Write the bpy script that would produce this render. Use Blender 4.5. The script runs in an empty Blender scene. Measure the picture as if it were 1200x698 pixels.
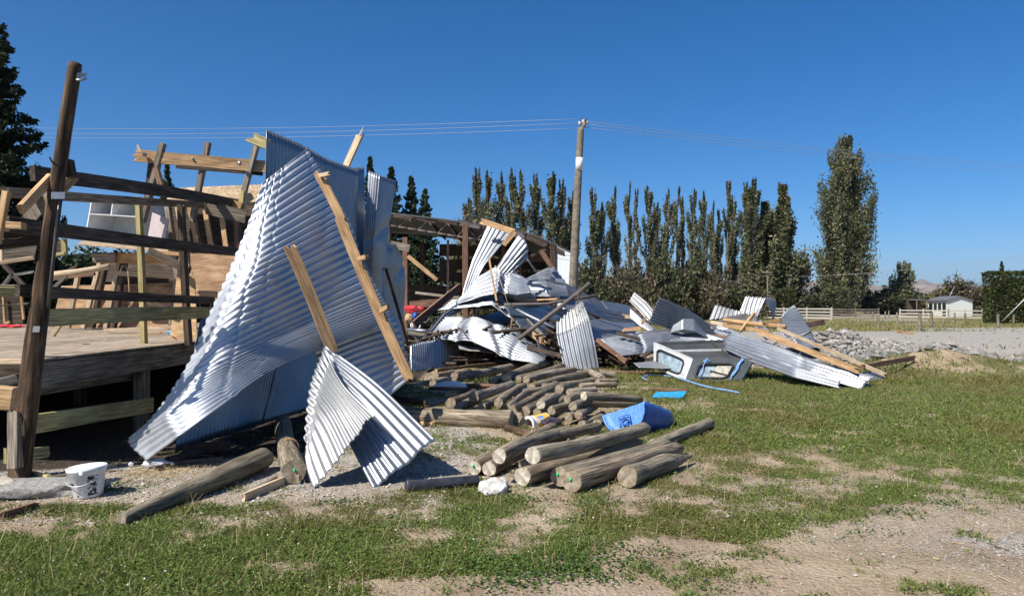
import bpy, bmesh, math, random
import numpy as np
from mathutils import Vector, Matrix

# ------------------------------------------------------------------ camera, sky, sun
S = bpy.context.scene
COL = S.collection
F = 867.0; CX = 600.0; HY = 358.0; EYE = 1.6
cam_d = bpy.data.cameras.new("camera"); cam = bpy.data.objects.new("camera", cam_d); COL.objects.link(cam)
cam_d.sensor_width = 36.0; cam_d.lens = 36.0 * F / 1200.0
cam_d.shift_y = (HY - 349.0) / 1200.0
cam_d.clip_start = 0.1; cam_d.clip_end = 20000
cam.location = (0, 0, EYE); cam.rotation_euler = (math.radians(90), 0, 0)
S.camera = cam
SUN_EL = math.radians(48); SUN_AZ = math.radians(-133)      # azimuth from +Y towards +X
sun_dir = Vector((math.sin(SUN_AZ)*math.cos(SUN_EL), math.cos(SUN_AZ)*math.cos(SUN_EL), math.sin(SUN_EL)))
W = bpy.data.worlds.new("World"); S.world = W; W.use_nodes = True
wn = W.node_tree.nodes; wl = W.node_tree.links
bg = wn["Background"]; sky = wn.new("ShaderNodeTexSky"); sky.sky_type = 'NISHITA'; sky.sun_disc = False
sky.sun_elevation = SUN_EL; sky.sun_rotation = SUN_AZ % (2*math.pi)
sky.altitude = 0; sky.air_density = 0.7; sky.dust_density = 1.0; sky.ozone_density = 6.0
sat = wn.new("ShaderNodeHueSaturation"); sat.inputs['Saturation'].default_value = 1.28
wl.new(sky.outputs[0], sat.inputs['Color']); wl.new(sat.outputs[0], bg.inputs[0]); bg.inputs[1].default_value = 0.086
sd = bpy.data.lights.new("sun", 'SUN'); sd.energy = 4.7; sd.angle = math.radians(0.53); sd.color = (1, 0.935, 0.83)
sun = bpy.data.objects.new("sun", sd); COL.objects.link(sun)
sun.rotation_euler = (-sun_dir).to_track_quat('-Z', 'Y').to_euler()
S.view_settings.view_transform = 'Standard'; S.view_settings.look = 'None'
S.view_settings.exposure = 0.68; S.view_settings.gamma = 1; S.view_settings.use_curve_mapping = False
S.render.engine = 'CYCLES'; S.cycles.max_bounces = 6; S.cycles.use_denoising = True

rng = np.random.default_rng(7)
R = random.Random(11)

# ------------------------------------------------------------------ placement and tags
def P(px, py, Y): return np.array([(px-CX)/F*Y, Y, EYE-(py-HY)/F*Y])
def GY(py, z=0.0): return (EYE-z)*F/(py-HY)
def tag(o, label=None, cat=None, group=None, kind=None):
    if label: o['label'] = label
    if cat: o['category'] = cat
    if group: o['group'] = group
    if kind: o['kind'] = kind
    return o
def empty(name, loc, label, cat, group=None):
    o = bpy.data.objects.new(name, None); COL.objects.link(o); o.location = Vector(loc); o.empty_display_size = .2
    return tag(o, label, cat, group)
def adopt(o, parent):
    if parent is not None:
        o.parent = parent
        m = Matrix.Identity(4); p = parent
        m = world_of(parent)
        o.matrix_parent_inverse = m.inverted()
def world_of(o):
    if o.parent is None: return o.matrix_basis.copy()
    return world_of(o.parent) @ o.matrix_parent_inverse @ o.matrix_basis

def mk_mesh(name, V, Fs, mat=None, smooth=True, col=None, matidx=None, attrs=None):
    """Fs: list of int arrays (n,k), k may differ"""
    me = bpy.data.meshes.new(name)
    V = np.asarray(V, dtype=np.float32)
    me.vertices.add(len(V)); me.vertices.foreach_set("co", V.ravel())
    Fs = [np.asarray(f, dtype=np.int32) for f in Fs if len(f)]
    nl = sum(f.size for f in Fs); nf = sum(len(f) for f in Fs)
    me.loops.add(nl); me.polygons.add(nf)
    me.loops.foreach_set("vertex_index", np.concatenate([f.ravel() for f in Fs]))
    tot = np.concatenate([np.full(len(f), f.shape[1], dtype=np.int32) for f in Fs])
    st = np.concatenate([[0], np.cumsum(tot)[:-1]]).astype(np.int32)
    me.polygons.foreach_set("loop_start", st); me.polygons.foreach_set("loop_total", tot)
    me.polygons.foreach_set("use_smooth", np.full(nf, bool(smooth)))
    if isinstance(mat, (list, tuple)):
        for m in mat: me.materials.append(m)
    elif mat: me.materials.append(mat)
    if matidx is not None: me.polygons.foreach_set("material_index", np.asarray(matidx, dtype=np.int32))
    if col is not None:
        a = me.color_attributes.new("Col", 'FLOAT_COLOR', 'POINT')
        c = np.ones((len(V), 4), dtype=np.float32); c[:, :3] = col; a.data.foreach_set("color", c.ravel())
    if attrs:
        for k, v in attrs.items():
            a = me.attributes.new(k, 'FLOAT', 'POINT'); a.data.foreach_set("value", np.asarray(v, dtype=np.float32))
    me.update(calc_edges=True); me.validate()
    return me
def mk_obj(name, me, parent=None):
    o = bpy.data.objects.new(name, me); COL.objects.link(o)
    if parent is not None: adopt(o, parent)
    return o

def hash2(i, j, seed):
    n = (i*374761393 + j*668265263 + seed*1442695041) & 0xffffffff
    n = ((n ^ (n >> 13)) * 1274126177) & 0xffffffff
    return ((n ^ (n >> 16)) & 0xffff) / 65535.0
def vnoise(x, y, seed=0):
    x = np.asarray(x, dtype=np.float64); y = np.asarray(y, dtype=np.float64)
    i = np.floor(x).astype(np.int64); j = np.floor(y).astype(np.int64)
    fx = x-i; fy = y-j; fx = fx*fx*(3-2*fx); fy = fy*fy*(3-2*fy)
    return (hash2(i, j, seed)*(1-fx)*(1-fy)+hash2(i+1, j, seed)*fx*(1-fy)+hash2(i, j+1, seed)*(1-fx)*fy+hash2(i+1, j+1, seed)*fx*fy)
def fbm(x, y, seed=0, o=4):
    r = 0; a = .5; s = 1
    for k in range(o):
        r = r + a*vnoise(x*s, y*s, seed+k*17); a *= .5; s *= 2.03
    return r/(1-.5**o)

# ------------------------------------------------------------------ materials
MATS = {}
def newmat(name):
    m = bpy.data.materials.new(name); m.use_nodes = True; MATS[name] = m
    return m, m.node_tree.nodes, m.node_tree.links, m.node_tree.nodes["Principled BSDF"]
def N(nodes, t, **kw):
    n = nodes.new(t)
    for k, v in kw.items():
        if k in ('operation', 'blend_type', 'data_type', 'feature', 'wave_type', 'bands_direction', 'attribute_name', 'interpolation_type', 'noise_dimensions'): setattr(n, k, v)
        else: n.inputs[k].default_value = v
    return n
def ramp(nodes, stops):
    r = nodes.new("ShaderNodeValToRGB"); e = r.color_ramp.elements
    while len(e) < len(stops): e.new(.5)
    for q, (p, c) in zip(e, stops):
        q.position = p; q.color = (c[0], c[1], c[2], 1) if hasattr(c, '__len__') else (c, c, c, 1)
    return r
def coords(nodes, links, scale=(1, 1, 1), src='Object'):
    tc = nodes.new("ShaderNodeTexCoord"); mp = nodes.new("ShaderNodeMapping"); mp.inputs['Scale'].default_value = scale
    links.new(tc.outputs[src], mp.inputs[0]); return mp.outputs[0]
def wood(name, c1, c2, c3, rough=.75, bump=.25, grain=(1.2, 26, 26), cracks=.45):
    m, n, l, b = newmat(name)
    co = coords(n, l, grain)
    oi = n.new("ShaderNodeObjectInfo")
    add = n.new("ShaderNodeVectorMath"); add.operation = 'ADD'
    mul = n.new("ShaderNodeVectorMath"); mul.operation = 'SCALE'; mul.inputs['Scale'].default_value = 37
    comb = n.new("ShaderNodeCombineXYZ")
    for k in range(3): l.new(oi.outputs['Random'], comb.inputs[k])
    l.new(comb.outputs[0], mul.inputs[0]); l.new(co, add.inputs[0]); l.new(mul.outputs[0], add.inputs[1])
    n1 = N(n, "ShaderNodeTexNoise", Scale=1.6, Detail=7, Roughness=.65, Distortion=.6); l.new(add.outputs[0], n1.inputs['Vector'])
    r1 = ramp(n, [(.36, c1), (.5, c2), (.64, c3)]); l.new(n1.outputs['Fac'], r1.inputs[0])
    co2 = coords(n, l, (2.2, 5, 5)); n2 = N(n, "ShaderNodeTexNoise", Scale=1.5, Detail=4); l.new(co2, n2.inputs['Vector'])
    r2 = ramp(n, [(.3, .55), (.62, 1.1)]); l.new(n2.outputs['Fac'], r2.inputs[0])
    mx = N(n, "ShaderNodeMix", data_type='RGBA', blend_type='MULTIPLY'); mx.inputs[0].default_value = .7
    l.new(r1.outputs[0], mx.inputs[6]); l.new(r2.outputs[0], mx.inputs[7])
    hv = n.new("ShaderNodeHueSaturation"); mr = n.new("ShaderNodeMapRange"); l.new(oi.outputs['Random'], mr.inputs[0]); mr.inputs[3].default_value = .78; mr.inputs[4].default_value = 1.2
    l.new(mr.outputs[0], hv.inputs['Value'])
    co3 = coords(n, l, (1.6, 60, 60)); n5 = N(n, "ShaderNodeTexNoise", Scale=1.7, Detail=4, Distortion=.4); l.new(co3, n5.inputs['Vector'])
    r5 = ramp(n, [(.40, .30), (.48, 1.0)]); l.new(n5.outputs['Fac'], r5.inputs[0])
    mx5 = N(n, "ShaderNodeMix", data_type='RGBA', blend_type='MULTIPLY'); mx5.inputs[0].default_value = cracks; l.new(mx.outputs[2], mx5.inputs[6]); l.new(r5.outputs[0], mx5.inputs[7])
    l.new(mx5.outputs[2], hv.inputs['Color'])
    l.new(hv.outputs[0], b.inputs['Base Color'])
    b.inputs['Roughness'].default_value = rough; b.inputs['Specular IOR Level'].default_value = .25
    bp = n.new("ShaderNodeBump"); bp.inputs['Strength'].default_value = bump; bp.inputs['Distance'].default_value = .01
    l.new(n1.outputs['Fac'], bp.inputs['Height']); l.new(bp.outputs[0], b.inputs['Normal'])
    return m
wood('pine', (.30, .18, .085), (.48, .30, .155), (.58, .40, .23))
wood('pine_pale', (.36, .26, .16), (.52, .40, .27), (.62, .5, .36))
wood('treated', (.25, .21, .095), (.42, .36, .165), (.56, .48, .24))
wood('grey_wood', (.09, .075, .058), (.22, .185, .145), (.36, .31, .25), bump=.4)
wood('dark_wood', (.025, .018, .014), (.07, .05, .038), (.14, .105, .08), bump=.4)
wood('log_bark', (.095, .072, .048), (.21, .170, .120), (.33, .28, .21), bump=.5, grain=(1.0, 16, 16), cracks=.9)
wood('log_pale', (.12, .10, .065), (.24, .205, .145), (.35, .305, .225), bump=.45, grain=(1.0, 16, 16), cracks=.8)
wood('pole_brown', (.028, .017, .011), (.085, .052, .032), (.19, .125, .075), bump=.6, grain=(1.3, 14, 14))
wood('red_wood', (.10, .05, .032), (.19, .105, .07), (.27, .17, .12))
wood('plywood', (.30, .19, .10), (.42, .28, .15), (.50, .35, .20), grain=(1.5, 8, 8))
wood('ply_red', (.24, .145, .08), (.36, .225, .13), (.45, .30, .18), grain=(1.5, 8, 8))
wood('osb', (.22, .15, .09), (.42, .31, .20), (.55, .44, .31), grain=(14, 22, 22), bump=.35)
wood('deck_wood', (.20, .155, .11), (.34, .275, .205), (.45, .38, .30), grain=(1.0, 7, 7))

def endgrain(name, c1, c2, c3):
    m, n, l, b = newmat(name)
    tc = n.new("ShaderNodeTexCoord"); sep = n.new("ShaderNodeSeparateXYZ"); l.new(tc.outputs['Object'], sep.inputs[0])
    cb = n.new("ShaderNodeCombineXYZ"); l.new(sep.outputs[1], cb.inputs[0]); l.new(sep.outputs[2], cb.inputs[1])
    ln = n.new("ShaderNodeVectorMath"); ln.operation = 'LENGTH'; l.new(cb.outputs[0], ln.inputs[0])
    ns = N(n, "ShaderNodeTexNoise", Scale=30, Detail=5); l.new(tc.outputs['Object'], ns.inputs['Vector'])
    ad = n.new("ShaderNodeMath"); ad.operation = 'MULTIPLY_ADD'; l.new(ns.outputs['Fac'], ad.inputs[0]); ad.inputs[1].default_value = .02; l.new(ln.outputs['Value'], ad.inputs[2])
    si = n.new("ShaderNodeMath"); si.operation = 'MULTIPLY'; l.new(ad.outputs[0], si.inputs[0]); si.inputs[1].default_value = 420
    s2 = n.new("ShaderNodeMath"); s2.operation = 'SINE'; l.new(si.outputs[0], s2.inputs[0])
    n2 = N(n, "ShaderNodeTexNoise", Scale=14, Detail=6, Roughness=.7); l.new(tc.outputs['Object'], n2.inputs['Vector'])
    a2 = n.new("ShaderNodeMath"); a2.operation = 'MULTIPLY_ADD'; l.new(s2.outputs[0], a2.inputs[0]); a2.inputs[1].default_value = .05; l.new(n2.outputs['Fac'], a2.inputs[2])
    r = ramp(n, [(.33, c1), (.5, c2), (.66, c3)]); l.new(a2.outputs[0], r.inputs[0]); l.new(r.outputs[0], b.inputs['Base Color'])
    b.inputs['Roughness'].default_value = .9
    bp = n.new("ShaderNodeBump"); bp.inputs['Strength'].default_value = .5; bp.inputs['Distance'].default_value = .006
    l.new(n2.outputs['Fac'], bp.inputs['Height']); l.new(bp.outputs[0], b.inputs['Normal'])
endgrain('end_pale', (.16, .14, .11), (.38, .34, .27), (.6, .56, .48))
endgrain('end_brown', (.11, .085, .06), (.24, .195, .14), (.37, .32, .24))

def metal(name, c1, c2, met=.85, r1=.26, r2=.5, spangle=120, dirt=.25):
    m, n, l, b = newmat(name)
    co = coords(n, l, (1, 1, 1))
    n1 = N(n, "ShaderNodeTexNoise", Scale=2.2, Detail=6, Roughness=.6); l.new(co, n1.inputs['Vector'])
    v = N(n, "ShaderNodeTexVoronoi", Scale=spangle); l.new(co, v.inputs['Vector'])
    r = ramp(n, [(.3, c1), (.7, c2)]); l.new(n1.outputs['Fac'], r.inputs[0])
    mx = N(n, "ShaderNodeMix", data_type='RGBA', blend_type='MULTIPLY'); mx.inputs[0].default_value = dirt
    l.new(r.outputs[0], mx.inputs[6]); l.new(v.outputs['Color'], mx.inputs[7])
    hs = n.new("ShaderNodeHueSaturation"); hs.inputs['Saturation'].default_value = .35; l.new(mx.outputs[2], hs.inputs['Color'])
    # scuffs and dirt
    n3 = N(n, "ShaderNodeTexNoise", Scale=5.5, Detail=9, Roughness=.72, Distortion=.8); l.new(co, n3.inputs['Vector'])
    r3 = ramp(n, [(.60, 0.0), (.70, .55)]); l.new(n3.outputs['Fac'], r3.inputs[0])
    m2 = N(n, "ShaderNodeMix", data_type='RGBA'); l.new(r3.outputs[0], m2.inputs[0]); l.new(hs.outputs[0], m2.inputs[6]); m2.inputs[7].default_value = (.22, .20, .18, 1)
    l.new(m2.outputs[2], b.inputs['Base Color']); b.inputs['Metallic'].default_value = met
    mr = n.new("ShaderNodeMapRange"); l.new(n3.outputs['Fac'], mr.inputs[0]); mr.inputs[1].default_value = .3; mr.inputs[2].default_value = .7
    mr.inputs[3].default_value = r1; mr.inputs[4].default_value = r2; l.new(mr.outputs[0], b.inputs['Roughness'])
    bp = n.new("ShaderNodeBump"); bp.inputs['Strength'].default_value = .05; bp.inputs['Distance'].default_value = .01
    n4 = N(n, "ShaderNodeTexNoise", Scale=7, Detail=4); l.new(co, n4.inputs['Vector'])
    l.new(n4.outputs['Fac'], bp.inputs['Height']); l.new(bp.outputs[0], b.inputs['Normal'])
    return m
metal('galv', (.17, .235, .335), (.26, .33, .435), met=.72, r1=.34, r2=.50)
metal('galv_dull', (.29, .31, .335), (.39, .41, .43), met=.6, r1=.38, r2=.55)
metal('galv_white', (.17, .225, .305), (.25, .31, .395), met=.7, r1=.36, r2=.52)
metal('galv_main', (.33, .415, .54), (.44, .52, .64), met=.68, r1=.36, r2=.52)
metal('steel_dark', (.12, .11, .10), (.2, .19, .18), met=.7, r1=.4, r2=.6)
metal('rust', (.10, .045, .025), (.19, .09, .05), met=.1, r1=.7, r2=.9)

def plain(name, c, rough=.5, met=0, vary=.15, scale=9, spec=.5, bump=.05, trans=0):
    m, n, l, b = newmat(name)
    co = coords(n, l); n1 = N(n, "ShaderNodeTexNoise", Scale=scale, Detail=7, Roughness=.65); l.new(co, n1.inputs['Vector'])
    lo = tuple(max(0, x*(1-vary*1.6)) for x in c); hi = tuple(min(1, x*(1+vary)) for x in c)
    r = ramp(n, [(.32, lo), (.62, hi)]); l.new(n1.outputs['Fac'], r.inputs[0]); l.new(r.outputs[0], b.inputs['Base Color'])
    b.inputs['Roughness'].default_value = rough; b.inputs['Metallic'].default_value = met; b.inputs['Specular IOR Level'].default_value = spec
    bp = n.new("ShaderNodeBump"); bp.inputs['Strength'].default_value = bump*4; bp.inputs['Distance'].default_value = .01
    l.new(n1.outputs['Fac'], bp.inputs['Height']); l.new(bp.outputs[0], b.inputs['Normal'])
    if trans: b.inputs['Transmission Weight'].default_value = trans
    return m
plain('white_plastic', (.72, .74, .76), .4)
plain('white_board', (.66, .67, .67), .6, vary=.08)
plain('mauve_board', (.42, .36, .36), .6, vary=.08)
plain('black_ink', (.02, .02, .022), .5)
plain('blue_plastic', (.015, .10, .42), .35, vary=.2)
plain('blue_scuffed', (.10, .25, .58), .5, vary=.3, scale=40, bump=.01)
plain('cyan_plastic', (.03, .32, .6), .4)
plain('blue_rope', (.16, .30, .55), .7)
plain('yellow', (.7, .42, .06), .5)
plain('red_plastic', (.55, .04, .05), .4)
plain('rag', (.045, .035, .05), .95, bump=.3)
plain('concrete', (.27, .26, .245), .9, vary=.3, scale=22, bump=.4)
plain('stone', (.36, .32, .27), .9, vary=.3, scale=12, bump=.3)
plain('stone_white', (.5, .49, .47), .9, vary=.35, scale=14, bump=.4)
plain('canopy_white', (.44, .46, .47), .35, vary=.12)
plain('canopy_grey', (.045, .055, .06), .4, vary=.2)
plain('rubber', (.015, .015, .016), .6)
plain('old_glass', (.22, .29, .33), .18, vary=.3, scale=6)
plain('cardboard', (.38, .36, .30), .9, vary=.3)
plain('black_pipe', (.03, .032, .04), .35, vary=.3)
plain('rust_dark', (.08, .04, .028), .85, vary=.4, scale=20)
plain('paint_green', (.02, .55, .15), .6)
plain('cabin_wall', (.68, .70, .66), .7, vary=.05)
plain('cabin_roof', (.12, .125, .13), .6)
plain('dark_glass', (.02, .025, .03), .15)
plain('white_rail', (.40, .38, .34), .8, vary=.2)
plain('shed_white', (.6, .64, .68), .5, vary=.06)
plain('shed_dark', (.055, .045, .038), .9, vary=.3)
plain('wire', (.5, .5, .52), .4, met=.5)
plain('line_wire', (.30, .31, .33), .6)
plain('pole_grey', (.16, .138, .105), .85, vary=.3, scale=5)
plain('straw', (.42, .31, .16), .9)

def leafmat(name, transl=.25):
    m, n, l, b = newmat(name)
    a = n.new("ShaderNodeVertexColor"); a.layer_name = "Col"
    l.new(a.outputs[0], b.inputs['Base Color']); b.inputs['Roughness'].default_value = .6; b.inputs['Specular IOR Level'].default_value = .25
    tr = n.new("ShaderNodeBsdfTranslucent"); l.new(a.outputs[0], tr.inputs[0])
    mx = n.new("ShaderNodeMixShader"); mx.inputs[0].default_value = transl
    l.new(b.outputs[0], mx.inputs[1]); l.new(tr.outputs[0], mx.inputs[2])
    l.new(mx.outputs[0], n["Material Output"].inputs[0])
    return m
leafmat('leaf'); leafmat('grass_leaf', .3)
def colmat(name, rough=.9):
    m, n, l, b = newmat(name)
    a = n.new("ShaderNodeVertexColor"); a.layer_name = "Col"
    l.new(a.outputs[0], b.inputs['Base Color']); b.inputs['Roughness'].default_value = rough
colmat('pebble')
plain('bark', (.16, .135, .11), .95, vary=.4, scale=6, bump=.4)
plain('bark_dark', (.07, .052, .04), .95, vary=.4, scale=6, bump=.4)
M = MATS

# ------------------------------------------------------------------ ground
# grass cover sampled over the place (turned into world positions)
cov = """690 0:1 100:1 200:1 300:.95 400:.85 470:.3 560:0 620:.15 700:0 900:0 1200:0
660 0:1 200:1 400:.9 500:.85 600:.75 650:.45 720:.1 800:0 1000:0 1200:0
640 0:1 100:1 300:.95 500:.9 580:.8 640:.5 700:.7 760:.2 900:.05 1200:0
620 30:.2 100:.85 200:1 300:.55 400:.85 560:.85 650:.5 700:.6 800:.9 850:.7 900:.6 960:.15 1200:0
600 60:.5 150:.8 210:.7 350:.35 450:.6 560:.85 650:.4 720:.6 800:.85 900:.85 1000:.5 1100:.1 1200:.05
582 0:.1 100:.15 250:.15 400:.08 520:.6 600:.55 650:.3 720:.5 850:.75 950:.5 1050:.8 1130:.7 1200:.3
550 0:0 200:0 330:0 450:0 520:.1 550:.15 640:.2 760:.4 850:.65 950:.5 1050:.6 1200:.8
520 0:0 200:0 300:0 450:.05 560:.15 700:.2 800:.8 900:.85 980:.55 1100:.9 1200:.9
490 100:0 300:0 500:.2 600:.1 700:.2 820:.95 1000:.9 1100:.75 1200:.95
460 300:0 520:.4 600:.1 700:.2 790:1 900:1 1100:.9 1200:.95
440 300:0 500:.1 650:.2 780:1 900:.9 1000:1 1100:.55 1200:1
425 400:0 700:.2 850:.5 1000:.9 1060:.6 1100:.4 1150:.2 1200:.9
412 500:0 800:.2 960:.1 1050:.4 1100:.6 1150:.1 1200:0
398 300:.1 700:0 940:.05 1000:0 1080:.2 1140:0 1200:0
391 300:.2 700:.1 950:0 1020:0 1100:0 1200:0
386 300:.4 600:.4 930:.95 960:.95 1000:.9 1050:.85 1090:.2 1140:.2 1200:.3
380 100:.6 600:.6 930:1 1000:1 1040:.85 1075:0 1110:.6 1150:.9 1200:1
375 100:.7 600:.7 930:1 965:.95 1000:.6 1030:0 1060:0 1100:.5 1130:.9 1200:1
370 100:.8 600:.8 900:1 955:.1 985:0 1015:.2 1060:.7 1100:.8 1200:.9
364 0:.9 600:.9 900:.9 1000:.9 1200:.9
360 0:.9 600:.9 1200:.9"""
samples = []
for line in cov.split("\n"):
    tk = line.split(); y = float(tk[0]); Yd = GY(y)
    for t in tk[1:]:
        x, v = t.split(":"); samples.append(((float(x)-CX)/F, math.log(Yd), float(v)))
samples = np.array(samples)
def cover(X, Y):
    X = np.asarray(X, float).ravel(); Y = np.maximum(np.asarray(Y, float).ravel(), 2.0)
    a = np.clip(X/Y, -.75, .75); b = np.clip(np.log(Y), math.log(4.1), 8)
    out = np.empty(len(X))
    for s in range(0, len(X), 20000):
        e = s+20000
        d2 = ((a[s:e, None]-samples[None, :, 0])**2*60+(b[s:e, None]-samples[None, :, 1])**2*420)
        w = 1/(d2+.018)**2
        out[s:e] = (w*samples[None, :, 2]).sum(1)/w.sum(1)
    out = out-1.25*np.exp(-((X-9.3)/2.9)**2-((Y-21.0)/2.3)**2)-.4*np.exp(-((X-10.9)/1.4)**2-((Y-17.6)/1.0)**2)
    return np.clip(out, 0, 1)
def noisecov(X, Y):
    c = cover(X, Y)
    fall = np.clip(1-(np.asarray(Y)-14)/16, .3, 1)
    return c+((fbm(X*3.1, Y*3.1, 71, 5)-.5)*1.7+(fbm(X*14, Y*14, 73, 3)-.5)*.5)*fall-.54+.16*np.clip((np.asarray(Y)-7)/3, 0, 1)
def bump(X, Y, cx, cy, sx, sy, a): return a*np.exp(-((X-cx)/sx)**2-((Y-cy)/sy)**2)
def gh(X, Y):
    X = np.asarray(X, float); Y = np.asarray(Y, float)
    z = (fbm(X*.9, Y*.9, 5, 3)-.5)*.05 + (fbm(X*5, Y*5, 9, 3)-.5)*.018
    z = z*np.clip(30/np.maximum(Y, 1), 0, 1)
    n = .65+.7*fbm(X*1.3, Y*1.3, 31, 4)
    z = z + (bump(X, Y, 10.3, 17.7, 1.8, 1.2, .52)+bump(X, Y, 9.2, 21.2, 2.2, 1.8, .72)+bump(X, Y, 12.4, 20.4, 1.6, 1.8, .3))*n
    return z
def axis(lo, hi, f0, f1, step, ratio):
    a = list(np.arange(f0, f1, step)); s = step; v = a[-1]
    while v < hi: s *= ratio; v += s; a.append(v)
    s = step; v = f0; b = []
    while v > lo: s *= ratio; v -= s; b.append(v)
    return np.array(b[::-1]+a)
xs = axis(-3500, 3500, -9, 13, .085, 1.06); ys = axis(-40, 7000, 3.4, 24, .085, 1.05)
GX, GYY = np.meshgrid(xs, ys); shp = GX.shape
Z = gh(GX, GYY)
V = np.stack([GX, GYY, Z], -1).reshape(-1, 3)
idx = np.arange(len(V)).reshape(shp)
Fq = np.stack([idx[:-1, :-1], idx[:-1, 1:], idx[1:, 1:], idx[1:, :-1]], -1).reshape(-1, 4)
cv = noisecov(V[:, 0], V[:, 1])*np.where(V[:, 1] < 30, 1.0, 1.0)+.5
aa = V[:, 0]/np.maximum(V[:, 1], 1)
grav = np.clip(1-np.abs(V[:, 1]-8.6)/3.6, 0, 1)*np.clip((.02-aa)*8, 0, 1)*1.3                 # shingle under the wreck
grav = np.maximum(grav, np.clip((V[:, 1]-18)/3, 0, 1)*np.clip((V[:, 0]-5.5)/2, 0, 1)*np.clip((75-V[:, 1])/20, 0, 1))    # yard
dgr = V[:, 0]-(1.9+(5.6-V[:, 1])*1.4)
grav = np.maximum(grav, np.clip(dgr/.5, 0, 1)*np.clip((5.6-V[:, 1])/.8, 0, 1)*.9)
dark = np.clip((V[:, 1]-7.25-.35*(V[:, 0]+4.0))/.35, 0, 1)*np.clip((-1.75-V[:, 0])/.5, 0, 1)*np.clip((24-V[:, 1])/2, 0, 1)  # shade of deck and leaning sheet, painted into the soil colour
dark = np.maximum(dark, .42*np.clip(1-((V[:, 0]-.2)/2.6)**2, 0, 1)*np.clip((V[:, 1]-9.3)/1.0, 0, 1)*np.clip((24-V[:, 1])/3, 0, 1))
m, n, l, b = newmat('ground')
tc = n.new("ShaderNodeTexCoord")
def nz(sc, det=6, ro=.6, di=0):
    q = N(n, "ShaderNodeTexNoise", Scale=sc, Detail=det, Roughness=ro, Distortion=di); l.new(tc.outputs['Object'], q.inputs['Vector']); return q.outputs['Fac']
def mixc(f, a, bb, blend='MIX'):
    q = N(n, "ShaderNodeMix", data_type='RGBA', blend_type=blend)
    for s, k in ((f, 0), (a, 6), (bb, 7)):
        if hasattr(s, 'is_linked') or hasattr(s, 'links'): l.new(s, q.inputs[k])
        else: q.inputs[k].default_value = s if k == 0 else (*s, 1)
    return q.outputs[2]
def math_(op, a, bb=None, c=None, clamp=False):
    q = n.new("ShaderNodeMath"); q.operation = op; q.use_clamp = clamp
    for k, s in enumerate((a, bb, c)):
        if s is None: continue
        if hasattr(s, 'links'): l.new(s, q.inputs[k])
        else: q.inputs[k].default_value = s
    return q.outputs[0]
ac = n.new("ShaderNodeAttribute"); ac.attribute_name = 'cover'
ag = n.new("ShaderNodeAttribute"); ag.attribute_name = 'gravel'
rd = ramp(n, [(.3, (.22, .165, .11)), (.5, (.34, .265, .185)), (.7, (.43, .35, .255))]); l.new(nz(1.4, 8, .65), rd.inputs[0])
rd2 = ramp(n, [(.35, .62), (.6, 1.05)]); l.new(nz(38, 6, .7), rd2.inputs[0])
dirt = mixc(.75, rd.outputs[0], rd2.outputs[0], 'MULTIPLY')
vo = N(n, "ShaderNodeTexVoronoi", Scale=34); l.new(tc.outputs['Object'], vo.inputs['Vector'])
hsv = n.new("ShaderNodeHueSaturation"); hsv.inputs['Saturation'].default_value = .08; l.new(vo.outputs['Color'], hsv.inputs['Color'])
rg = ramp(n, [(.15, (.16, .15, .14)), (.5, (.26, .242, .215)), (.85, (.38, .355, .32))]); l.new(hsv.outputs[0], rg.inputs[0])
gf = math_('MULTIPLY', math_('SUBTRACT', math_('ADD', ag.outputs['Fac'], math_('MULTIPLY', nz(2.0, 8, .7), .9)), .75), 3.0, clamp=True)
base = mixc(gf, dirt, rg.outputs[0])
rgs = ramp(n, [(.3, (.035, .05, .014)), (.5, (.075, .10, .026)), (.7, (.17, .155, .055))]); l.new(nz(6, 8, .7), rgs.inputs[0])
cf = math_('MULTIPLY', math_('SUBTRACT', math_('ADD', ac.outputs['Fac'], math_('MULTIPLY', math_('SUBTRACT', nz(9, 9, .75, .4), .5), 1.5)), .5), 4.5, clamp=True)
cf2 = math_('MULTIPLY', cf, .72)
base2 = mixc(cf2, base, rgs.outputs[0])
ad_ = n.new("ShaderNodeAttribute"); ad_.attribute_name = 'earth_shade'
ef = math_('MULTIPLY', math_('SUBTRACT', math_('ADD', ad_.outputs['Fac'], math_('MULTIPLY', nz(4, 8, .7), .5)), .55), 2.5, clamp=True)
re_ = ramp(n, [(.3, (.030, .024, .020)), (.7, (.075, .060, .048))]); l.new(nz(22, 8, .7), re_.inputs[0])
base2 = mixc(ef, base2, re_.outputs[0])  # painted shade beside the deck, plus brown soil under the post heap
# far fields: dry pasture
gm = n.new("ShaderNodeSeparateXYZ"); l.new(tc.outputs['Object'], gm.inputs[0])
farf = n.new("ShaderNodeMapRange"); l.new(gm.outputs[1], farf.inputs[0]); farf.inputs[1].default_value = 20; farf.inputs[2].default_value = 45
rf = ramp(n, [(.35, (.16, .135, .06)), (.55, (.23, .19, .09)), (.7, (.13, .135, .045))]); l.new(nz(.5, 8, .7), rf.inputs[0])
farcol = mixc(cf, (.30, .285, .26), rf.outputs[0])
base3 = mixc(farf.outputs[0], base2, farcol)
l.new(base3, b.inputs['Base Color']); b.inputs['Roughness'].default_value = .95; b.inputs['Specular IOR Level'].default_value = .1
bp = n.new("ShaderNodeBump"); bp.inputs['Strength'].default_value = .7; bp.inputs['Distance'].default_value = .02
l.new(math_('ADD', math_('MULTIPLY', vo.outputs['Distance'], 1.0), math_('MULTIPLY', nz(55, 5, .7), 1.0)), bp.inputs['Height']); l.new(bp.outputs[0], b.inputs['Normal'])
g = mk_obj('ground', mk_mesh('ground', V, [Fq], m, True, attrs={'cover': cv, 'gravel': grav, 'earth_shade': dark})); tag(g, kind='structure')

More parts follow.
